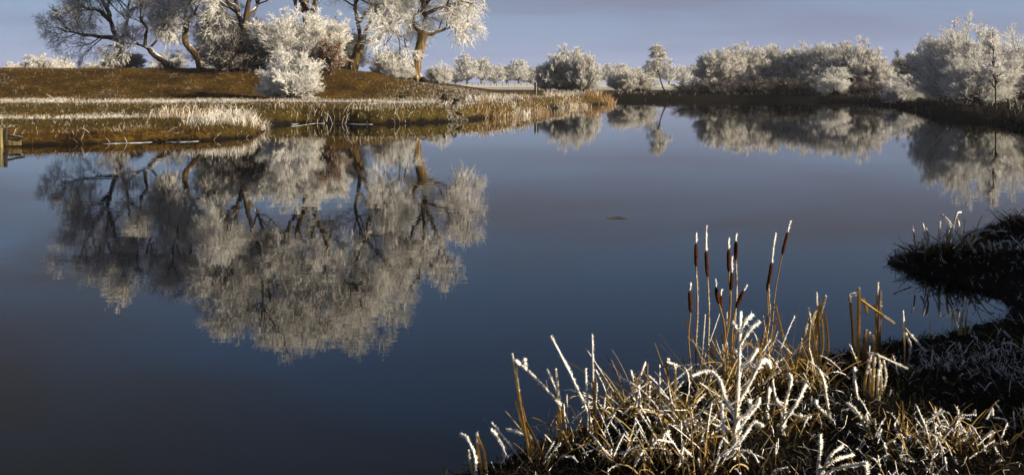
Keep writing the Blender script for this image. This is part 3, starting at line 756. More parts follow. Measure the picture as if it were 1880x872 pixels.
def col_bank(X, Y, sd, m):
    f = strips(X, Y); u = RS.random((m, 1))
    och = np.array([0.145, 0.083, 0.009]); brn = np.array([0.020, 0.009, 0.002]); grn = np.array([0.05, 0.04, 0.005])
    u = np.clip(0.35 * u + 1.3 * (fbm(X / 1.3, Y / 1.3, 61)[:, None] - 0.25), 0, 1); c = och * u + brn * (1 - u)
    g = ((np.abs(Y - 47.5) < 4) | (np.abs(Y - 37.5) < 3.0))[:, None] & (RS.random((m, 1)) < 0.6)
    c = np.where(g, grn * (0.6 + 0.8 * u), c)
    w = (RS.random(m) < 0.03 - 0.018 * (Y > 59) + 0.75 * f + 0.33 * sst(-10, -3, X))[:, None]
    return np.where(w, RS.uniform(0.5, 0.82, (m, 1)) * np.array([[1, 1, 1.0]]), c)
turf("bank_grass", "tawny winter grass with rime tufts on the flood bank", "grass", (-42, 10), (30, 73), 130000, (0.06, 0.20), (0.008, 0.018), lambda X, Y, s: (s > 0.25) & (X > -0.56 * Y - 2), col_bank, 0.6)
def col_tuft(X, Y, sd, m):
    u = RS.random((m, 1)); q = fbm(X / 0.9, Y / 0.9, 83)[:, None]
    c = np.array([0.14, 0.075, 0.012]) * u + np.array([0.02, 0.009, 0.002]) * (1 - u)
    return np.where(RS.random((m, 1)) < sst(0.42, 0.75, q) * 0.5, RS.uniform(0.45, 0.8, (m, 1)) * np.ones((1, 3)), c)
turf("bank_tufts", "longer dead tufts and rimed weeds scattered over the flood bank", "grass", (-42, 10), (31, 73), 22000, (0.10, 0.28), (0.006, 0.012), lambda X, Y, s: (s > 0.3) & (X > -0.56 * Y - 2) & (fbm(X / 0.55, Y / 0.55, 81) > 0.66), col_tuft, 0.7)
def col_shore(X, Y, sd, m):
    u = RS.random((m, 1)); c = np.array([0.24, 0.12, 0.022]) * u + np.array([0.07, 0.032, 0.01]) * (1 - u)
    w = RS.random((m, 1)) < 0.07 + 0.2 * sst(-9, -2, X)[:, None]; return np.where(w, RS.uniform(0.45, 0.8, (m, 1)) * np.ones((1, 3)), c)
turf("shore_grass", "dry brown sedge hanging along the left waterline", "grass", (-30, 10), (29, 96), 40000, (0.10, 0.36), (0.008, 0.018), lambda X, Y, s: (s > 0.02) & (s < 1.0) & (X > -0.56 * Y - 2), col_shore, 0.8)
def col_right(X, Y, sd, m):  # blade colours lowered to paint in the shade of these banks
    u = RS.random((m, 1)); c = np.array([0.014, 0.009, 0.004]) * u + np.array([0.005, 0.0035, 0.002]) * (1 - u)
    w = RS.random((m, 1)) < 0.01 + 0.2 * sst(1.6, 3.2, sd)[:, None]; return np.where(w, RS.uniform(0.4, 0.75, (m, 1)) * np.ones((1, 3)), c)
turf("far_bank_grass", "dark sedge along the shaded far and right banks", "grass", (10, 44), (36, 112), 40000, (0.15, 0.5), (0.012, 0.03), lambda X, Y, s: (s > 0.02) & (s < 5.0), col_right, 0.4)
def col_near(X, Y, sd, m):  # near-black blades carry the painted shade of the near bank
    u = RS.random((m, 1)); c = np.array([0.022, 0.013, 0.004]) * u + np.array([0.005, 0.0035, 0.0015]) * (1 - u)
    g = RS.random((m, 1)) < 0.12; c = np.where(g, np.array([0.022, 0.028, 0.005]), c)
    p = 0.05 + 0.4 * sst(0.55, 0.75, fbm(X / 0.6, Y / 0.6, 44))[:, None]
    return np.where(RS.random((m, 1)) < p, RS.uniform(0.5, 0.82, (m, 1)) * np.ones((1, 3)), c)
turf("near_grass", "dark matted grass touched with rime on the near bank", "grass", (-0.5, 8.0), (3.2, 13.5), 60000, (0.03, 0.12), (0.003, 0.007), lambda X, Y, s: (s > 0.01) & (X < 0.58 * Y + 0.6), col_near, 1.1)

# ------------------------------------------------------------------ reeds, sedges and hoar frost close up
STRAW = np.array([[0.64, 0.44, 0.14], [0.52, 0.33, 0.09], [0.30, 0.18, 0.05], [0.68, 0.52, 0.23]])
def straw(n, k=1.0): return STRAW[RS.integers(0, 4, n)] * RS.uniform(0.65, 1.15, (n, 1)) * k
WHITE = np.array([0.86, 0.87, 0.89])

def hoar(mb, P, r, spike, dens, t0=0.0, t1=1.0):
    """a rime coat on the polylines P (N, K, 3) between t0 and t1: lumpy core with crystals"""
    P = np.asarray(P, float); Nn = len(P); K = 22
    tt = np.linspace(t0, t1, K); Q = np.stack([sample(P, np.full(Nn, t))[0] for t in tt], 1)
    mb.tubes(Q, r * 0.4, r * 0.6, 6, WHITE * np.ones((Nn, 1)) * 0.96, 1.0, 0.34)
    L = np.linalg.norm(np.diff(Q, axis=1), axis=2).sum(1); cnt = np.maximum(3, (L * dens * 2.6).astype(int)); idx = np.repeat(np.arange(Nn), cnt)
    b, tan = sample(Q[idx], RS.random(len(idx)))
    d = unit(unit(np.cross(tan, RS.normal(size=(len(idx), 3)))) + tan * RS.uniform(-0.2, 0.9, (len(idx), 1)) + np.array([0.25, -0.15, 0.15]))
    rr = np.broadcast_to(np.asarray(r, float), (Nn,))[idx]; cl = 0.1 + 1.7 * fbm(b[:, 0] * 45 + b[:, 2] * 60, b[:, 1] * 45, 71)
    mb.spikes(b + d * rr[:, None] * 0.2, d, RS.uniform(0.2, 1.0, len(idx)) ** 1.5 * spike * cl + rr * 0.5, spike * RS.uniform(0.10, 0.24, len(idx)), WHITE * RS.uniform(0.82, 1.03, (len(idx), 1)))

def stalk_parts(root, base, pts, w, frost=None, col=None, kind="stem", round_=False, spike=0.011, dens=420, fr=0.006):
    """one stem drawn through world points, its rime coat as its own piece"""
    P = resamp(pts, 10); mb = MB(); c = straw(1) if col is None else np.asarray(col).reshape(1, 3)
    if round_: mb.tubes(P[None], w * 0.5, w * 0.4, 6, c, 1.0, 0.05)
    else:
        mb.ribbons(P[None], w, w * 0.75, c, side=np.array([[[0.25, 1.0, 0.1]]])); mb.ribbons(P[None] + np.array([0.001, 0.0015, 0]), w * 0.9, w * 0.6, c * 0.8, side=np.array([[[0.9, 0.45, 0.1]]]))
    s = mb.build(kind, M['blade'], root, round_, base)
    if frost:
        f = MB(); hoar(f, P[None], fr, spike, dens, *frost); f.build("frost", M['frost'], s, False, base)
    return s

def ground_pt(x, y, it=12):
    """where the sight line of pixel (x, y) meets the near bank"""
    Y = 1800.0 * (HC - 0.15) / (y - HY)
    for _ in range(it): X = (x - HX) / F * Y; Y = F * (HC - max(0.0, h1(X, Y))) / (y - HY)
    return np.array([(x - HX) / F * Y, Y, max(0.0, h1((x - HX) / F * Y, Y))])

# cattails: (foot x, head bottom (x, y), head top, frosted tip end, depth)
CAT = [("tall cattail at the left of the group, frosted spike on a straight head", 1280, (1278, 490), (1278, 446), (1278, 428), 6.35, 0.5),
       ("tallest-tipped cattail with the longest white spike, second from the left", 1303, (1299, 509), (1296, 460), (1297, 414), 6.30, 1),
       ("low dark cattail head at the far left of the group", 1268, (1268, 574), (1266, 533), (1267, 520), 6.25, 0.2),
       ("upright cattail left of the close pair in the middle", 1334, (1338, 499), (1338, 457), (1338, 437), 6.45, 0.3),
       ("upright cattail behind the close pair, its head highest of the middle ones", 1348, (1351, 478), (1351, 443), (1352, 429), 6.55, 0.6),
       ("cattail with a thick white spike just below the close pair", 1330, (1342, 534), (1344, 500), (1344, 472), 6.30, 0.3),
       ("short left-leaning cattail low between the tall ones", 1332, (1320, 558), (1314, 527), (1313, 512), 6.35, 0.3),
       ("smallest cattail, tucked beside the short left-leaning one", 1330, (1323, 566), (1324, 542), (1325, 531), 6.40, 0.2),
       ("right-leaning low cattail behind the white frosted weed", 1336, (1351, 565), (1366, 533), (1371, 523), 6.40, 0.1),
       ("cattail whose thin head is nearly hidden by white rime, right of the gap", 1398, (1411, 522), (1417, 482), (1424, 427), 6.45, 0.9),
       ("slim dark cattail head behind the rimed stalks on the right", 1392, (1409, 535), (1412, 508), (1414, 488), 6.60, 0.4),
       ("cattail leaning right with the highest head of the group", 1408, (1436, 468), (1446, 425), (1451, 406), 6.50, 0.1)]
for lab, fx, hb, ht, tp, D, fst in CAT:
    b = px(fx, 0, D); b[2] = h1(b[0], D) - 0.03; b[2] = max(b[2], -0.06)
    root = thing("cattail", lab, "cattail", b, "cattails standing at the near bank")
    B, A, T = px(*hb, D), px(*ht, D), px(*tp, D)
    pts = [b, b * 0.66 + B * 0.34 + RS.normal(size=3) * 0.014, b * 0.33 + B * 0.67 + RS.normal(size=3) * 0.012, B, A]
    s = stalk_parts(root, b, pts, 0.010, (0.25, 0.72) if fst > 0.45 else None, [0.30, 0.18, 0.055], "stem", True, 0.010, 380, 0.0055)
    hm = MB(); Q = np.linspace(0, 1, 9)[:, None] * (A - B) + B; q = np.linspace(0, 1, 9)
    rad = 0.0125 * np.clip(1 - np.abs(2 * q - 1) ** 7, 0.28, 1); ang = np.arange(10) / 10 * 2 * math.pi
    ax = unit(A - B); U = unit(np.cross(ax, [0, 1, 0])); V = np.cross(ax, U)
    v = Q[:, None] + (rad * RS.uniform(0.9, 1.12))[:, None, None] * RS.uniform(0.88, 1.1, (9, 10, 1)) * (np.cos(ang)[None, :, None] * U + np.sin(ang)[None, :, None] * V)
    f = [[i * 10 + j, i * 10 + (j + 1) % 10, (i + 1) * 10 + (j + 1) % 10, (i + 1) * 10 + j] for i in range(8) for j in range(10)]
    hm.add(v, f, (0.05, 0.016, 0.007)); hm.f += [np.array([list(range(80, 90))]), np.array([list(range(9, -1, -1))])]
    hm.build("seed_head", M['head'], root, True, b)
    ex = B + (A - B) * RS.uniform(0.15, 0.5); sd_ = (U * 0.6 - np.array([0, 0.8, 0])) * 0.011
    if RS.random() < 0.6:
        rm = MB(); hoar(rm, np.stack([ex + U * 0.011, ex * 0.5 + A * 0.5 + U * 0.012, A + U * 0.006])[None], 0.002, 0.005, 500); rm.build("frost_rim", M['frost'], root, False, b)
    fm = MB(); hoar(fm, np.stack([A, A * 0.5 + T * 0.5 + RS.normal(size=3) * 0.003, T])[None], 0.006, 0.012, 800); fm.build("frost_spike", M['frost'], root, False, b)
    for k in range(2):                                                   # narrow dead leaves rising along the stem
        e = b * 0.35 + B * 0.65 + np.array([RS.normal() * 0.07, RS.normal() * 0.05, RS.uniform(-0.25, 0.0)])
        stalk_parts(root, b, [b + RS.normal(size=3) * 0.012, b * 0.6 + e * 0.4 + RS.normal(size=3) * 0.015, e], 0.010, (0.45, 1.0) if RS.random() < 0.45 else None, None, "leaf", False, 0.008, 300, 0.004)

def drawn(name, label, D, lines, w=0.014, group="broken frosted stalks on the near bank", cat="reed", dv=0.04, foot=True, ff=1.0):
    """a plant drawn stem by stem: lines = [(points in pixels, width factor, frost span or None, white?)]"""
    b = px(*lines[0][0][0], D); b[2] = h1(b[0], D)
    root = thing(name, label, cat, b, group)
    for i, (pts, wf, fs, white) in enumerate(lines):
        d = D + (RS.normal() * dv if i else 0)
        P = [px(x, y, d + k * RS.normal() * dv * 0.6) for k, (x, y) in enumerate(pts)]
        if foot and pts[0][1] > 690: P = [np.array([P[0][0], P[0][1], min(P[0][2] - 0.03, h1(P[0][0], P[0][1]) - 0.03)])] + P
        stalk_parts(root, b, P, w * wf, fs, [0.45, 0.36, 0.22] if white else None, "stem", white or wf < 0.7, 0.014 if white else 0.011, 800 if white else 450, (0.0085 if white else 0.0065) * ff)
    return root
Aq = (0.0, 1.0)
drawn("broken_reed", "tall golden broken reed leaning left, first big stalk from the left", 5.05, [([(985, 875), (968, 790), (952, 720), (940, 648)], 1.5, (0.72, 1), 0), ([(978, 870), (962, 780), (948, 700), (950, 668)], 1.2, None, 0),
    ([(1010, 875), (985, 812), (966, 775)], 1.4, None, 0), ([(990, 872), (958, 780), (946, 735)], 0.9, None, 0)])
drawn("broken_reed", "short broken stumps of reed at the lower left tip of the bank", 4.95, [([(885, 872), (878, 830), (875, 795)], 1.5, (0.8, 1), 0), ([(893, 872), (889, 830), (876, 800)], 1.3, None, 0), ([(868, 872), (862, 845), (860, 826)], 1.2, (0.6, 1), 0), ([(872, 840), (858, 806), (845, 797)], 0.5, Aq, 1)])
drawn("frosted_stalk", "dark stalk leaning left low over the water, between the stumps and the golden reed", 5.1, [([(960, 850), (930, 808), (902, 775)], 0.9, (0.5, 1), 0), ([(925, 825), (912, 800), (901, 788)], 0.5, Aq, 1), ([(985, 810), (955, 795), (930, 788)], 0.5, Aq, 1)])
drawn("frosted_stalk", "white frosted stalk slanting down right from the golden reed's top", 5.15, [([(1030, 745), (1000, 712), (968, 680), (946, 662)], 0.7, Aq, 1), ([(965, 678), (963, 668), (962, 660)], 0.5, Aq, 1)], foot=False)
drawn("broken_reed", "golden reed stub with frosted top, right of the slanting white stalk", 5.2, [([(1032, 830), (1028, 760), (1020, 676)], 1.4, (0.7, 1), 0), ([(1040, 800), (1026, 730), (1004, 678)], 0.9, (0.6, 1), 0), ([(1026, 800), (1024, 740)], 1.0, None, 0)])
drawn("frosted_stalk", "long thin white stalk leaning left against the dark water", 5.4, [([(1085, 775), (1065, 725), (1040, 672), (1011, 617)], 0.7, (0.15, 1), 1)])
drawn("broken_reed", "straight tall golden reed with a thick frosted tip", 5.2, [([(1095, 830), (1091, 760), (1089, 690), (1087, 613)], 1.1, (0.55, 1), 0), ([(1098, 835), (1093, 770), (1090, 700)], 1.3, None, 0), ([(1082, 760), (1076, 710), (1075, 676)], 0.8, (0.4, 1), 0)])
drawn("frosted_weed", "big branching weed thickly coated in white hoar frost", 4.75, [([(1340, 878), (1348, 800), (1353, 740), (1357, 660), (1359, 572)], 1.2, Aq, 1), ([(1358, 632), (1376, 606), (1394, 590)], 1.0, Aq, 1), ([(1358, 612), (1368, 590), (1380, 578)], 0.9, Aq, 1),
    ([(1356, 612), (1350, 600), (1344, 592)], 0.8, Aq, 1), ([(1356, 695), (1372, 668), (1390, 640)], 1.0, Aq, 1), ([(1352, 752), (1372, 712), (1390, 674), (1406, 660), (1413, 674)], 1.0, Aq, 1), ([(1350, 780), (1374, 760), (1390, 742), (1394, 730)], 0.9, Aq, 1),
    ([(1346, 830), (1366, 800), (1384, 776), (1398, 782)], 0.9, Aq, 1), ([(1350, 770), (1330, 730), (1322, 700), (1302, 680), (1270, 690)], 0.8, Aq, 1), ([(1340, 878), (1330, 800), (1325, 740)], 0.9, Aq, 1), ([(1352, 805), (1378, 750), (1374, 735)], 0.8, Aq, 1)], w=0.012, cat="weed", dv=0.02, ff=1.25)
drawn("broken_reed", "golden bent reed pair in the middle of the white sedge heap", 5.3, [([(1240, 800), (1238, 740), (1240, 690), (1237, 668)], 1.3, (0.8, 1), 0), ([(1234, 800), (1231, 730), (1224, 664), (1228, 660)], 1.0, (0.85, 1), 0), ([(1224, 664), (1245, 672), (1262, 688)], 0.8, (0.0, 0.5), 0)])
drawn("frosted_stalk", "crooked golden stalk with white knobs, left of the bent reed pair", 5.5, [([(1160, 715), (1175, 690), (1185, 664)], 1.0, (0.5, 1), 0), ([(1200, 715), (1186, 690), (1180, 680)], 0.8, None, 0), ([(1163, 700), (1158, 680)], 0.7, (0.3, 1), 1)], foot=False)
drawn("broken_reed", "fan of golden broken reeds right of the cattails", 6.5, [([(1495, 705), (1496, 640), (1503, 590), (1516, 543)], 1.5, (0.85, 1), 0), ([(1488, 708), (1484, 650), (1488, 610), (1498, 568)], 1.6, (0.8, 1), 0), ([(1480, 705), (1472, 650), (1478, 610), (1485, 582)], 1.4, (0.7, 1), 0),
    ([(1500, 705), (1505, 640), (1500, 570), (1499, 537)], 0.8, (0.75, 1), 0), ([(1505, 700), (1518, 660), (1520, 620), (1514, 575)], 1.2, None, 0), ([(1470, 705), (1465, 665), (1472, 622)], 1.4, (0.8, 1), 0), ([(1492, 705), (1510, 640), (1508, 585)], 1.3, None, 0), ([(1476, 705), (1482, 650), (1494, 596), (1506, 560)], 1.5, (0.85, 1), 0), ([(1484, 705), (1492, 650), (1500, 600), (1508, 556)], 1.4, None, 0), ([(1502, 705), (1500, 655), (1490, 600), (1484, 566)], 1.2, (0.8, 1), 0), ([(1470, 700), (1452, 660), (1436, 610), (1424, 560)], 1.1, None, 0), ([(1466, 700), (1450, 650), (1440, 622)], 1.3, None, 0)], w=0.017)
drawn("broken_reed", "tall snapped reeds crossed by a fallen stem, right of the golden fan", 6.6, [([(1575, 690), (1576, 620), (1577, 528)], 1.5, (0.93, 1), 0), ([(1568, 690), (1566, 610), (1560, 542)], 1.2, (0.9, 1), 0), ([(1612, 690), (1614, 610), (1617, 534)], 1.5, (0.5, 1), 0), ([(1605, 690), (1608, 600), (1612, 518)], 0.9, (0.85, 1), 0),
    ([(1642, 594), (1610, 572), (1580, 550)], 1.1, (0.0, 0.3), 0), ([(1560, 541), (1568, 540), (1577, 539)], 0.6, Aq, 1), ([(1595, 690), (1590, 650), (1596, 610)], 1.2, (0.7, 1), 0), ([(1584, 548), (1590, 566), (1592, 578)], 1.2, None, 0), ([(1620, 690), (1612, 600), (1606, 560)], 1.2, None, 0), ([(1588, 690), (1586, 640), (1590, 605)], 1.5, (0.8, 1), 0), ([(1600, 690), (1606, 640), (1602, 615)], 1.5, (0.7, 1), 0)], w=0.020)
drawn("broken_reed", "broken golden reed stump with a snapped white stem pointing right", 5.6, [([(1600, 752), (1603, 700), (1606, 655)], 1.7, (0.7, 1), 0), ([(1590, 752), (1588, 700), (1600, 650)], 1.6, (0.75, 1), 0), ([(1615, 752), (1618, 705), (1614, 655)], 1.6, (0.6, 1), 0), ([(1608, 752), (1626, 700), (1622, 660)], 1.3, (0.6, 1), 0),
    ([(1666, 677), (1645, 667), (1612, 652), (1594, 647)], 1.0, Aq, 0), ([(1577, 745), (1570, 710), (1568, 675)], 1.0, (0.3, 1), 1), ([(1626, 752), (1636, 715)], 1.1, (0.6, 1), 0), ([(1596, 752), (1598, 690), (1594, 660)], 1.5, (0.6, 1), 0), ([(1610, 752), (1612, 690), (1618, 668)], 1.5, (0.5, 1), 0)], w=0.013)
drawn("frosted_stalk", "thin forked stalk with a white knob, right of the crossed reeds", 6.3, [([(1660, 700), (1661, 640), (1659, 600), (1658, 570)], 0.7, (0.82, 1), 0), ([(1662, 602), (1678, 622), (1699, 645)], 0.8, (0.3, 1), 1), ([(1660, 690), (1672, 640), (1662, 612)], 0.9, (0.4, 1), 1)])
drawn("broken_reed", "short upright white-topped reed bunch in front of the black inlet", 7.4, [([(1765, 615), (1766, 585), (1772, 548)], 1.3, (0.3, 1), 0), ([(1772, 615), (1774, 580), (1777, 553)], 1.2, (0.4, 1), 0), ([(1760, 615), (1764, 590), (1768, 566)], 1.2, (0.6, 1), 0), ([(1747, 605), (1748, 585), (1749, 569)], 0.7, Aq, 1), ([(1779, 612), (1784, 598), (1792, 590)], 0.6, Aq, 1)])
drawn("frosted_stalk", "single short white stub left of the upright reed bunch", 7.2, [([(1706, 622), (1707, 605), (1706, 592)], 1.0, (0.2, 1), 1), ([(1712, 622), (1722, 610), (1740, 618)], 0.6, Aq, 1)], foot=False)
drawn("frosted_stalk", "tall curved white stalk standing alone on the dark bank in front of the golden fan", 5.3, [([(1524, 775), (1518, 735), (1512, 700), (1504, 680)], 0.9, (0.1, 1), 1), ([(1530, 775), (1500, 745), (1498, 735)], 0.8, Aq, 1)])
drawn("frosted_stalk", "forked white stalks on the dark bank right of the frosted weed", 5.2, [([(1430, 800), (1440, 745), (1452, 700), (1448, 688)], 0.9, Aq, 1), ([(1440, 752), (1425, 735), (1418, 698)], 0.8, Aq, 1), ([(1436, 780), (1462, 740), (1479, 706)], 0.8, Aq, 1), ([(1420, 800), (1408, 760), (1412, 712)], 0.9, Aq, 1), ([(1440, 760), (1470, 765), (1488, 764)], 0.7, Aq, 1)])
drawn("frosted_stalk", "white fronds spreading at the bottom edge right of the frosted weed", 4.45, [([(1500, 880), (1505, 830), (1506, 798)], 0.8, Aq, 1), ([(1510, 880), (1535, 860), (1590, 850)], 0.9, Aq, 1), ([(1505, 870), (1530, 845), (1566, 834)], 0.9, Aq, 1), ([(1508, 875), (1525, 835), (1547, 818)], 0.8, Aq, 1), ([(1590, 850), (1594, 862), (1593, 880)], 0.6, Aq, 1)])
drawn("frosted_stalk", "small white stalk beside the shaded bank, left of the golden tussock", 5.2, [([(1585, 775), (1572, 755), (1555, 740)], 0.8, Aq, 1), ([(1600, 790), (1582, 770), (1560, 745)], 0.7, Aq, 1), ([(1592, 785), (1594, 772), (1588, 768)], 0.7, Aq, 1)])
drawn("frosted_stalk", "lone white stalk leaning left on the dark bank above the golden tussock", 6.0, [([(1748, 700), (1742, 680), (1736, 668)], 0.9, (0.2, 1), 1), ([(1758, 702), (1762, 680), (1770, 662)], 0.6, Aq, 1)])

def tussock(name, label, x, y, n, h, spread, frost, dark=0.85, group="frosted sedge tussocks on the near bank", cat="sedge", pos=None, wid=0.008, lean=(0, 0), fr=0.0045, spike=0.010, up=1.0):
    b = ground_pt(x, y) if pos is None else np.array([pos[0], pos[1], max(h1(*pos), 0.0)])
    root = thing(name, label, cat, b, group)
    a = RS.random(n) * 2 * math.pi; out = np.stack([np.cos(a) + lean[0], np.sin(a) + lean[1], np.zeros(n)], 1)
    L = h * RS.uniform(0.5, 1.25, n); k = RS.uniform(0.15, 1.0, n)
    p = b + np.stack([RS.normal(size=n) * spread * 0.35, RS.normal(size=n) * spread * 0.35, np.zeros(n)], 1); p[:, 2] = np.maximum(hgt(p[:, 0], p[:, 1]), 0.0) - 0.01
    d = unit(out * (0.25 + 0.8 * k[:, None]) + np.array([0, 0, up])); P = [p]
    dm = RS.choice([0.2, 1.0, 2.6], n)[:, None]; kink = RS.integers(2, 6, n); kd = unit(RS.normal(size=(n, 3)) + out * 0.6 + np.array([0, 0, -0.5]))
    for s in range(7):
        p = p + d * (L / 7)[:, None]; P.append(p)
        d = unit(d + out * 0.06 * k[:, None] + np.array([0, 0, -1.0]) * (0.02 + 0.16 * k[:, None] * s / 5) * dm + RS.normal(size=(n, 3)) * 0.05)
        d = np.where(((kink == s) & (RS.random(n) < 0.6))[:, None], kd, d)
    P = np.stack(P, 1); P[:, 1:, 2] = np.maximum(P[:, 1:, 2], np.maximum(hgt(P[:, 1:, 0], P[:, 1:, 1]), 0) + 0.006)
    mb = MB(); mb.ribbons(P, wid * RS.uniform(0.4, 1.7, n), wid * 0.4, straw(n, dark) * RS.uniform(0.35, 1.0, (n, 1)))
    o = mb.build("leaves", M['blade'], root, False, b); o["kind"] = "stuff"
    m = int(n * frost)
    if m:
        f = MB(); q = np.array_split(np.arange(m), 3); [hoar(f, P[g], fr * RS.uniform(0.6, 1.3, len(g)), spike, 300, *sp_) for g, sp_ in zip(q, ((0.35, 0.95), (0.6, 1.0), (0.2, 0.7))) if len(g)]; o = f.build("frost", M['frost'], root, False, b); o["kind"] = "stuff"
    return root

T_ = [("white-frosted sedge heap behind the straight tall reed", 1135, 775, 66, 0.42, 0.22, 0.46), ("matted golden sedge at the water right of the straight tall reed", 1165, 752, 70, 0.36, 0.22, 0.22),
      ("thick white sedge tangle left of the frosted weed", 1285, 800, 80, 0.44, 0.26, 0.5), ("frosted sedge clump round the bent golden reed pair", 1225, 795, 76, 0.40, 0.24, 0.42),
      ("low white sedge at the bottom edge below the straight tall reed", 1140, 850, 66, 0.34, 0.24, 0.42), ("low white sedge at the bottom edge, middle of the heap", 1210, 862, 66, 0.34, 0.26, 0.42),
      ("white sedge at the bottom edge left of the frosted weed's foot", 1290, 865, 66, 0.36, 0.24, 0.48), ("sparse frosted sedge at the left end of the heap", 1055, 815, 36, 0.34, 0.2, 0.3),
      ("thin frosted sedge lying by the tall golden broken reed", 1000, 855, 34, 0.3, 0.22, 0.4), ("golden sedge round the foot of the left-hand cattails", 1310, 735, 60, 0.40, 0.2, 0.12),
      ("leaning golden sedge between the two cattail groups", 1365, 712, 70, 0.46, 0.22, 0.14), ("dense golden sedge at the foot of the right-hand cattails", 1425, 705, 80, 0.48, 0.22, 0.15),
      ("golden sedge round the fan of broken reeds", 1492, 715, 50, 0.42, 0.18, 0.2), ("shaggy sedge below the crossed reeds", 1598, 700, 40, 0.32, 0.2, 0.25),
      ("frosted sedge at the foot of the forked white stalks", 1425, 790, 46, 0.3, 0.2, 0.3), ("small frosted sedge on the dark bank in front of the golden fan", 1520, 790, 24, 0.2, 0.2, 0.3),
      ("golden rime-capped tussock on the lower right bank", 1735, 820, 260, 0.27, 0.38, 0.42), ("left shoulder of sedge beside the golden rime-capped tussock", 1660, 815, 40, 0.22, 0.24, 0.45),
      ("small dry tuft at the right edge beside the golden tussock", 1850, 790, 44, 0.22, 0.3, 0.35), ("rimed sedge in the shade by the inlet at the right edge", 1850, 640, 34, 0.22, 0.4, 0.3),
      ("dim rimed sedge in the shade below the upright reed bunch", 1770, 660, 34, 0.2, 0.4, 0.25), ("sedge tuft with pale tips on the dark bank above the golden tussock", 1800, 705, 30, 0.18, 0.3, 0.3),
      ("flattened sedge by the thin forked stalk", 1670, 700, 30, 0.2, 0.3, 0.25), ("dim frosted sedge tuft in the shade below the broken golden stump", 1610, 770, 28, 0.15, 0.28, 0.25),
      ("flat white sedge tuft at the bottom edge below the golden tussock", 1640, 868, 40, 0.18, 0.3, 0.3), ("dim sedge at the lower right corner", 1830, 862, 50, 0.15, 0.4, 0.2),
      ("thin sedge at the bottom edge right of the frosted weed", 1420, 868, 36, 0.2, 0.26, 0.3)]
for lab, x, y, n, h, sp, fz in T_:
    tussock("sedge_tussock", lab, x, y, int(n * (0.62 if x < 1500 or 1700 < x < 1760 else 0.5)), h * (0.95 if x < 1500 else 0.8), sp, fz)
# overhanging tussocks across the inlet, shade painted into their near-black leaves
G_T = "dark tussocks across the inlet"
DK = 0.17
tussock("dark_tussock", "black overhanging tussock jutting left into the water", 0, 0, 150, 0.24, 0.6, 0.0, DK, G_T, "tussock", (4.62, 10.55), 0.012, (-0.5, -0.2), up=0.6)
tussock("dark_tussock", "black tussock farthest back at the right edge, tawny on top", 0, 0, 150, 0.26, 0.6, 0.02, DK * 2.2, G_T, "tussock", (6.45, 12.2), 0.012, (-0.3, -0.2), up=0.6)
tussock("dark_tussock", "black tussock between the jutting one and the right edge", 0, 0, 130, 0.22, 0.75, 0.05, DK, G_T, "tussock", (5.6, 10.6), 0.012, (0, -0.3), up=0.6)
tussock("sedge_tussock", "sunlit golden white-tipped tuft crowning the black jutting tussock", 0, 0, 42, 0.40, 0.16, 0.5, 1.0, G_T, "sedge", (4.85, 10.5), 0.012, fr=0.008, spike=0.014, up=1.3)
tussock("sedge_tussock", "small white-tipped tuft at the left end of the black jutting tussock", 0, 0, 16, 0.32, 0.12, 0.6, 0.5, G_T, "sedge", (4.45, 10.5), 0.010, fr=0.007, spike=0.014, up=1.3)
tussock("sedge_tussock", "dim white-tipped tuft in the notch behind the black jutting tussock", 0, 0, 40, 0.30, 0.5, 0.5, 0.5, G_T, "sedge", (5.45, 10.4), 0.010, fr=0.007, spike=0.014)

G_K = "frosted stalks on the dark tussocks across the inlet"
drawn("frosted_stalk", "bent white-tipped stalks rising highest on the black jutting tussock", 10.45, [([(1735, 470), (1738, 445), (1750, 415), (1757, 392), (1764, 390)], 1.6, (0.4, 1), 0), ([(1757, 400), (1760, 415), (1756, 425)], 1.2, (0.2, 1), 1), ([(1728, 470), (1724, 440), (1726, 407)], 2.0, (0.3, 1), 0), ([(1742, 470), (1738, 430), (1744, 408)], 1.8, (0.5, 1), 0), ([(1748, 468), (1742, 445), (1750, 428)], 1.8, (0.4, 1), 0), ([(1732, 470), (1745, 450), (1758, 440), (1757, 456)], 1.5, (0.3, 0.8), 0)], foot=False, ff=1.8, group=G_K)
drawn("frosted_stalk", "pair of short white-tipped stalks at the left end of the black jutting tussock", 10.4, [([(1690, 450), (1698, 430), (1694, 410)], 1.4, (0.3, 1), 0), ([(1702, 450), (1704, 435), (1700, 420)], 1.4, (0.3, 1), 1), ([(1680, 450), (1678, 430), (1674, 414)], 1.2, (0.6, 1), 0), ([(1672, 460), (1655, 455), (1640, 445)], 0.9, (0.7, 1), 0)], foot=False, ff=1.5, group=G_K)
drawn("frosted_stalk", "small group of white stalks in the notch right of the jutting tussock", 10.3, [([(1790, 470), (1782, 450), (1776, 438)], 1.2, (0.3, 1), 1), ([(1812, 475), (1806, 455), (1800, 446)], 1.2, (0.3, 1), 1), ([(1820, 475), (1818, 455), (1815, 442)], 1.2, (0.3, 1), 1), ([(1830, 478), (1828, 460), (1824, 446)], 1.0, (0.3, 1), 1), ([(1800, 472), (1792, 465), (1788, 458)], 1.2, (0.3, 1), 1)], foot=False, ff=1.3, group=G_K)

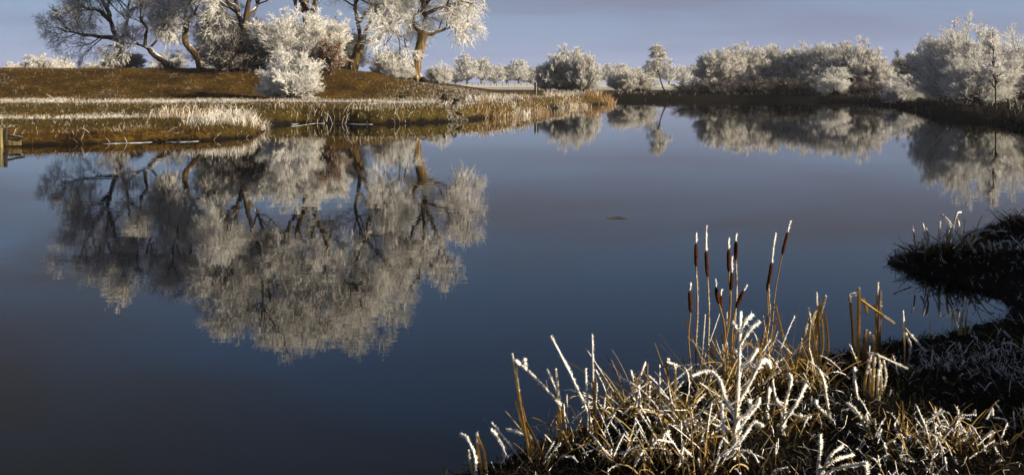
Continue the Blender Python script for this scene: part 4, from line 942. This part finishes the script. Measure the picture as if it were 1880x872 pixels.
# ------------------------------------------------------------------ reed beds along the left shore and the point
def reed_bed(label, Xr, Yr, n, h, white, golden, lean=0.12, name="reed_bed", group="reed clumps along the left shore", wid=(0.008, 0.017)):
    cx, cy = sum(Xr) / 2, sum(Yr) / 2; b = np.array([cx, cy, max(0, h1(cx, cy))])
    root = thing(name, label, "reeds", b, group)
    X = RS.uniform(*Xr, n); Y = RS.uniform(*Yr, n); B = np.stack([X, Y, np.maximum(hgt(X, Y), -0.02)], 1)
    L = h * RS.uniform(0.5, 1.15, n) * (0.6 + 0.8 * fbm(X / 0.8, Y / 0.8, 51)); d = unit(np.stack([RS.normal(size=n) * lean + 0.05, RS.normal(size=n) * lean, np.ones(n)], 1))
    mid = B + d * (L * 0.6)[:, None]; tip = mid + unit(d + RS.normal(size=(n, 3)) * lean * 2.2 + [0, 0, -0.1]) * (L * 0.4)[:, None]
    g = np.array([[0.36, 0.20, 0.045]]) * RS.uniform(0.4, 1.1, (n, 1)); w_ = RS.uniform(0.55, 0.86, (n, 1)) * np.ones((1, 3))
    c0 = np.where(RS.random((n, 1)) < white * 0.6, w_, g if golden else g * 0.5); c1 = np.where(RS.random((n, 1)) < white, w_, g)
    mb = MB(); mb.ribbons(np.stack([B, mid, tip], 1), RS.uniform(*wid, n), 0.012, c0, c1); o = mb.build("reed_stems", M['grass'], root, False, b); o["kind"] = "stuff"
reed_bed("bright white frosted reed clump at the end of the near grass spit", (-12.4, -9.9), (36.3, 40.5), 900, 0.55, 0.8, False, 0.3, wid=(0.008, 0.018))
reed_bed("pale reeds along the top of the spit, left of the white reed clump", (-15.2, -12.2), (40.5, 43.5), 500, 0.5, 0.6, True, 0.2)
reed_bed("thin row of straw reeds behind the spit's tip", (-11.6, -9.0), (46.6, 48.6), 130, 0.45, 0.5, True, 0.25)
reed_bed("sparse low frosted reeds along the shore below the forked willow", (-9.0, -5.0), (46.0, 48.0), 90, 0.6, 0.6, True, 0.25)
reed_bed("golden reeds below frosted stems, left part of the shore near the point", (-1.9, 0.4), (52.5, 57.0), 420, 0.36, 0.3, True, 0.1)
reed_bed("golden reeds on the shore, middle part toward the point", (0.2, 2.4), (58.5, 67), 520, 0.36, 0.3, True, 0.1)
reed_bed("white frosted reeds on the shore behind the golden ones", (-2.8, 1.2), (56, 64), 600, 0.42, 0.9, False, 0.35, wid=(0.014, 0.028))
reed_bed("dim frosted reeds behind the golden point", (3.0, 8.4), (88, 95), 380, 0.55, 0.8, False, 0.25, wid=(0.02, 0.035))
reed_bed("golden reed stand at the tip of the point", (6.6, 9.2), (86, 90), 650, 0.62, 0.15, True, 0.14, wid=(0.02, 0.035))
reed_bed("frosted low reeds between the golden stands near the point", (2.6, 6.0), (73, 84), 600, 0.45, 0.7, True, 0.35, wid=(0.02, 0.035))

# ------------------------------------------------------------------ small things on the left bank
def stump(label, x, y, D, wpx, hpx, lean=0.0, name="dark_stump", roots=3, seed=0):
    s = D / F; W, H = wpx * s, hpx * s; b = px(x, y, D); b[2] = h1(b[0], D) - 0.03
    root = thing(name, label, "stump", b, "dark stumps on the bank near the point")
    mb = MB(); k = 9
    P = np.stack([np.array([(-0.42 + 0.84 * t) * W + lean * math.sin(t * 3) * W, RS.normal() * 0.02, H * (0.55 + 0.15 * math.sin(t * 5 + x))]) for t in np.linspace(0, 1, k)])
    r = H * 0.42 * np.array([0.35, 0.75, 1.0, 1.08, 1.0, 0.85, 0.62, 0.45, 0.22])
    a = np.arange(9) / 9 * 2 * math.pi
    v = P[:, None] + (r[:, None, None] * RS.uniform(0.8, 1.2, (k, 9, 1))) * np.stack([np.zeros(9), np.cos(a), np.sin(a)], 1)[None]
    f = [[i * 9 + j, i * 9 + (j + 1) % 9, (i + 1) * 9 + (j + 1) % 9, (i + 1) * 9 + j] for i in range(k - 1) for j in range(9)]
    mb.add(v, f, (0.02, 0.015, 0.01)); mb.f += [np.array([list(range(9))]), np.array([list(range((k - 1) * 9, k * 9))])]
    mb.build("block", M['stump'], root, True)
    for q in range(roots):
        t = -0.3 + 0.6 * q / max(1, roots - 1); m2 = MB()
        m2.tubes(np.array([[(t * W, 0, H * 0.5), (t * W * 1.1, -0.02, H * 0.25), (t * W * 1.25, -0.03, -0.03)]]), H * 0.16, H * 0.09, 6, np.array([[0.02, 0.015, 0.01]]), 1, 0.1); m2.build("root", M['stump'], root, True)
stump("dark log stub poking right from the foot of the leaning willow", 779, 160, 72.5, 23, 12, name="dark_log", roots=2)
stump("small black stump on the frosty track left of the others", 738, 190, 58, 14, 10)
stump("largest black stump above the white forked stick", 815, 193, 57, 14, 16, 0.1)
stump("rounded black stump right of the largest one", 838, 196, 56, 14, 11)
stump("tiny upright black stump on the bank at the right", 870, 189, 60, 6, 9, roots=2)
stump("low black stump half sunk at the waterline", 834, 213, 51.5, 13, 9)
stump("flat black stump in the shallows at the water's edge", 842, 222, 49.6, 17, 8, roots=2)
fs = px(812, 214, 51.0); fs[2] = h1(fs[0], 51.0)
root = thing("forked_stick", "white frosted forked stick standing at the water below the stumps", "stick", fs)
for pts in ([(810, 214), (815, 203), (820, 186)], [(815, 204), (819, 197), (824, 194)], [(813, 213), (812, 206), (808, 200)]):
    mb = MB(); mb.tubes(resamp([px(x, y, 51.0) for x, y in pts], 6)[None], 0.03, 0.018, 5, np.array([[0.75, 0.76, 0.78]])); mb.build("branch", M['frost'], root, True, fs)

def box(mb, c, s, col=(0.2, 0.2, 0.2), rz=0.0, rx=0.0):
    q = np.array([(x, y, z) for x in (-.5, .5) for y in (-.5, .5) for z in (-.5, .5)]) * np.asarray(s)
    a, b = math.cos(rz), math.sin(rz); q = np.stack([q[:, 0] * a - q[:, 1] * b, q[:, 0] * b + q[:, 1] * a, q[:, 2]], 1)
    a, b = math.cos(rx), math.sin(rx); q = np.stack([q[:, 0] * a - q[:, 2] * b, q[:, 1], q[:, 0] * b + q[:, 2] * a], 1)
    mb.add(q + np.asarray(c), [[0, 1, 3, 2], [4, 6, 7, 5], [0, 4, 5, 1], [2, 3, 7, 6], [0, 2, 6, 4], [1, 5, 7, 3]], col)
def part(name, mat, root, c, s, rx=0.0):
    mb = MB(); box(mb, c, s, rx=rx); o = mb.build(name, M[mat], root); bv = o.modifiers.new("bevel", 'BEVEL'); bv.width = 0.008; bv.segments = 2
# timber sluice at the left edge
sl = np.array([-15.55, 29.6, 0.0]); root = thing("timber_sluice", "weathered greenish timber sluice at the water on the left edge", "sluice", sl)
part("post", 'timber', root, (0.10, 0, 0.18), (0.13, 0.13, 0.82)); part("post", 'timber', root, (-0.95, 0, 0.18), (0.13, 0.13, 0.82))
part("beam", 'timber', root, (-0.42, -0.03, 0.10), (0.90, 0.08, 0.16)); part("beam", 'timber', root, (-0.42, -0.03, 0.53), (0.90, 0.08, 0.07))
part("board", 'timber_dark', root, (-0.42, 0.03, 0.34), (0.90, 0.04, 0.28)); part("dark_post", 'timber_dark', root, (0.24, 0.05, 0.36), (0.08, 0.09, 0.46)); part("rail", 'timber_dark', root, (0.50, 0.12, 0.33), (0.55, 0.07, 0.07), -0.18)
part("board", 'timber', root, (0.42, 0.2, 0.16), (0.42, 0.05, 0.20))
# sign by the point
sg = px(985, 178, 74); sg[2] = h1(sg[0], 74); root = thing("sign_board", "narrow dark double board on a pale post near the reed point", "sign", sg)
zt = px(985, 152, 74)[2] - sg[2]
part("post", 'post_white', root, (0, 0, zt * 0.5), (0.05, 0.05, zt)); part("board", 'timber_dark', root, (-0.105, 0, zt - 0.37), (0.14, 0.035, 0.72)); part("board", 'timber_dark', root, (0.095, 0, zt - 0.37), (0.12, 0.035, 0.70))
# far field fence
fb = px(905, 158, 250); root = thing("field_fence", "faint low fence along the far meadow below the hazy trees", "fence", (fb[0], 250, 0.8))
for i in range(16):
    part("fence_post", 'timber_dark', root, (-11.5 + i * 1.55, 0, 0.45), (0.10, 0.10, 1.0))
for z in (0.45, 0.85): part("rail", 'timber_dark', root, (0, 0, z), (23.6, 0.05, 0.06))
# ice plates
def ice(label, pts, z0=0.012):
    P = np.array(pts, float); c = P.mean(0); n = 40; t = np.linspace(0, len(P), n, endpoint=False); k = t.astype(int); u = (t - k)[:, None]
    Q = P[k] * (1 - u) + P[(k + 1) % len(P)] * u; Q = Q + RS.normal(size=Q.shape) * 0.03
    top = np.concatenate([Q, np.full((n, 1), z0)], 1); bot = np.concatenate([Q, np.full((n, 1), z0 - 0.03)], 1)
    mb = MB(); mb.add(np.concatenate([top, bot]), [[i, i + n, (i + 1) % n + n, (i + 1) % n] for i in range(n)], (0.5, 0.5, 0.5)); mb.f.append(np.array([list(range(n))]))
    tag(mb.build("ice_sheet", M['ice']), label, "ice", "thin ice along the left shore")
for lab, x0, x1, yy in [("thin ice shelf along the shore below the forked willow, left piece", -10.4, -8.9, (44, 47)), ("thin ice shelf along the shore below the forked willow, right piece", -8.6, -6.5, (43, 47)),
        ("thin ice rim under the grass spit, near its middle", -13.2, -11.9, (29, 34)), ("thin ice rim under the grass spit, toward its tip", -11.4, -10.5, (30, 34.5))]:
    xx = np.linspace(x0, x1, 7); sh = []
    for xq in xx:
        yq = np.linspace(yy[0], yy[1], 90); zq = hgt(np.full(90, xq), yq); sh.append(yq[np.argmax(zq > 0)])
    sh = np.array(sh); wd = 0.10 + 0.35 * np.sin(np.linspace(0.15, 3.0, 7))
    ice(lab, list(zip(xx, sh - wd)) + list(zip(xx[::-1], sh[::-1] + 0.15)))
# drifting leaf of reed on the water
b = px(1134, 401, 14.34); b[2] = 0.0
mb = MB(); P = resamp([px(1115, 402, 14.34) * [1, 1, 0] + [0, 0, 0.004], px(1130, 400, 14.4) * [1, 1, 0] + [0, 0, 0.012], px(1143, 401, 14.35) * [1, 1, 0] + [0, 0, 0.010], px(1153, 399.5, 14.4) * [1, 1, 0] + [0, 0, 0.016]], 8)
mb.tubes(P[None], 0.008, 0.005, 5, np.array([[0.08, 0.05, 0.02]])); tag(mb.build("drifting_reed", M['blade'], None, True, tuple(b)), "thin dead reed drifting on the open water in the middle", "reed")

# ------------------------------------------------------------------ winter haze over the whole place
m, nt, out = new_mat('winter_haze')
pv = N(nt, "ShaderNodeVolumePrincipled"); pv.inputs["Color"].default_value = (0.80, 0.86, 1.0, 1); pv.inputs["Density"].default_value = 0.00019; pv.inputs["Anisotropy"].default_value = 0.0
nt.links.new(pv.outputs[0], out.inputs["Volume"])
hb = MB(); box(hb, (0, 0, 9.5), (1900, 1900, 26.0)); o = hb.build("haze", m); o["kind"] = "stuff"; tag(o, "pale winter haze hanging over pond and meadow", "haze")
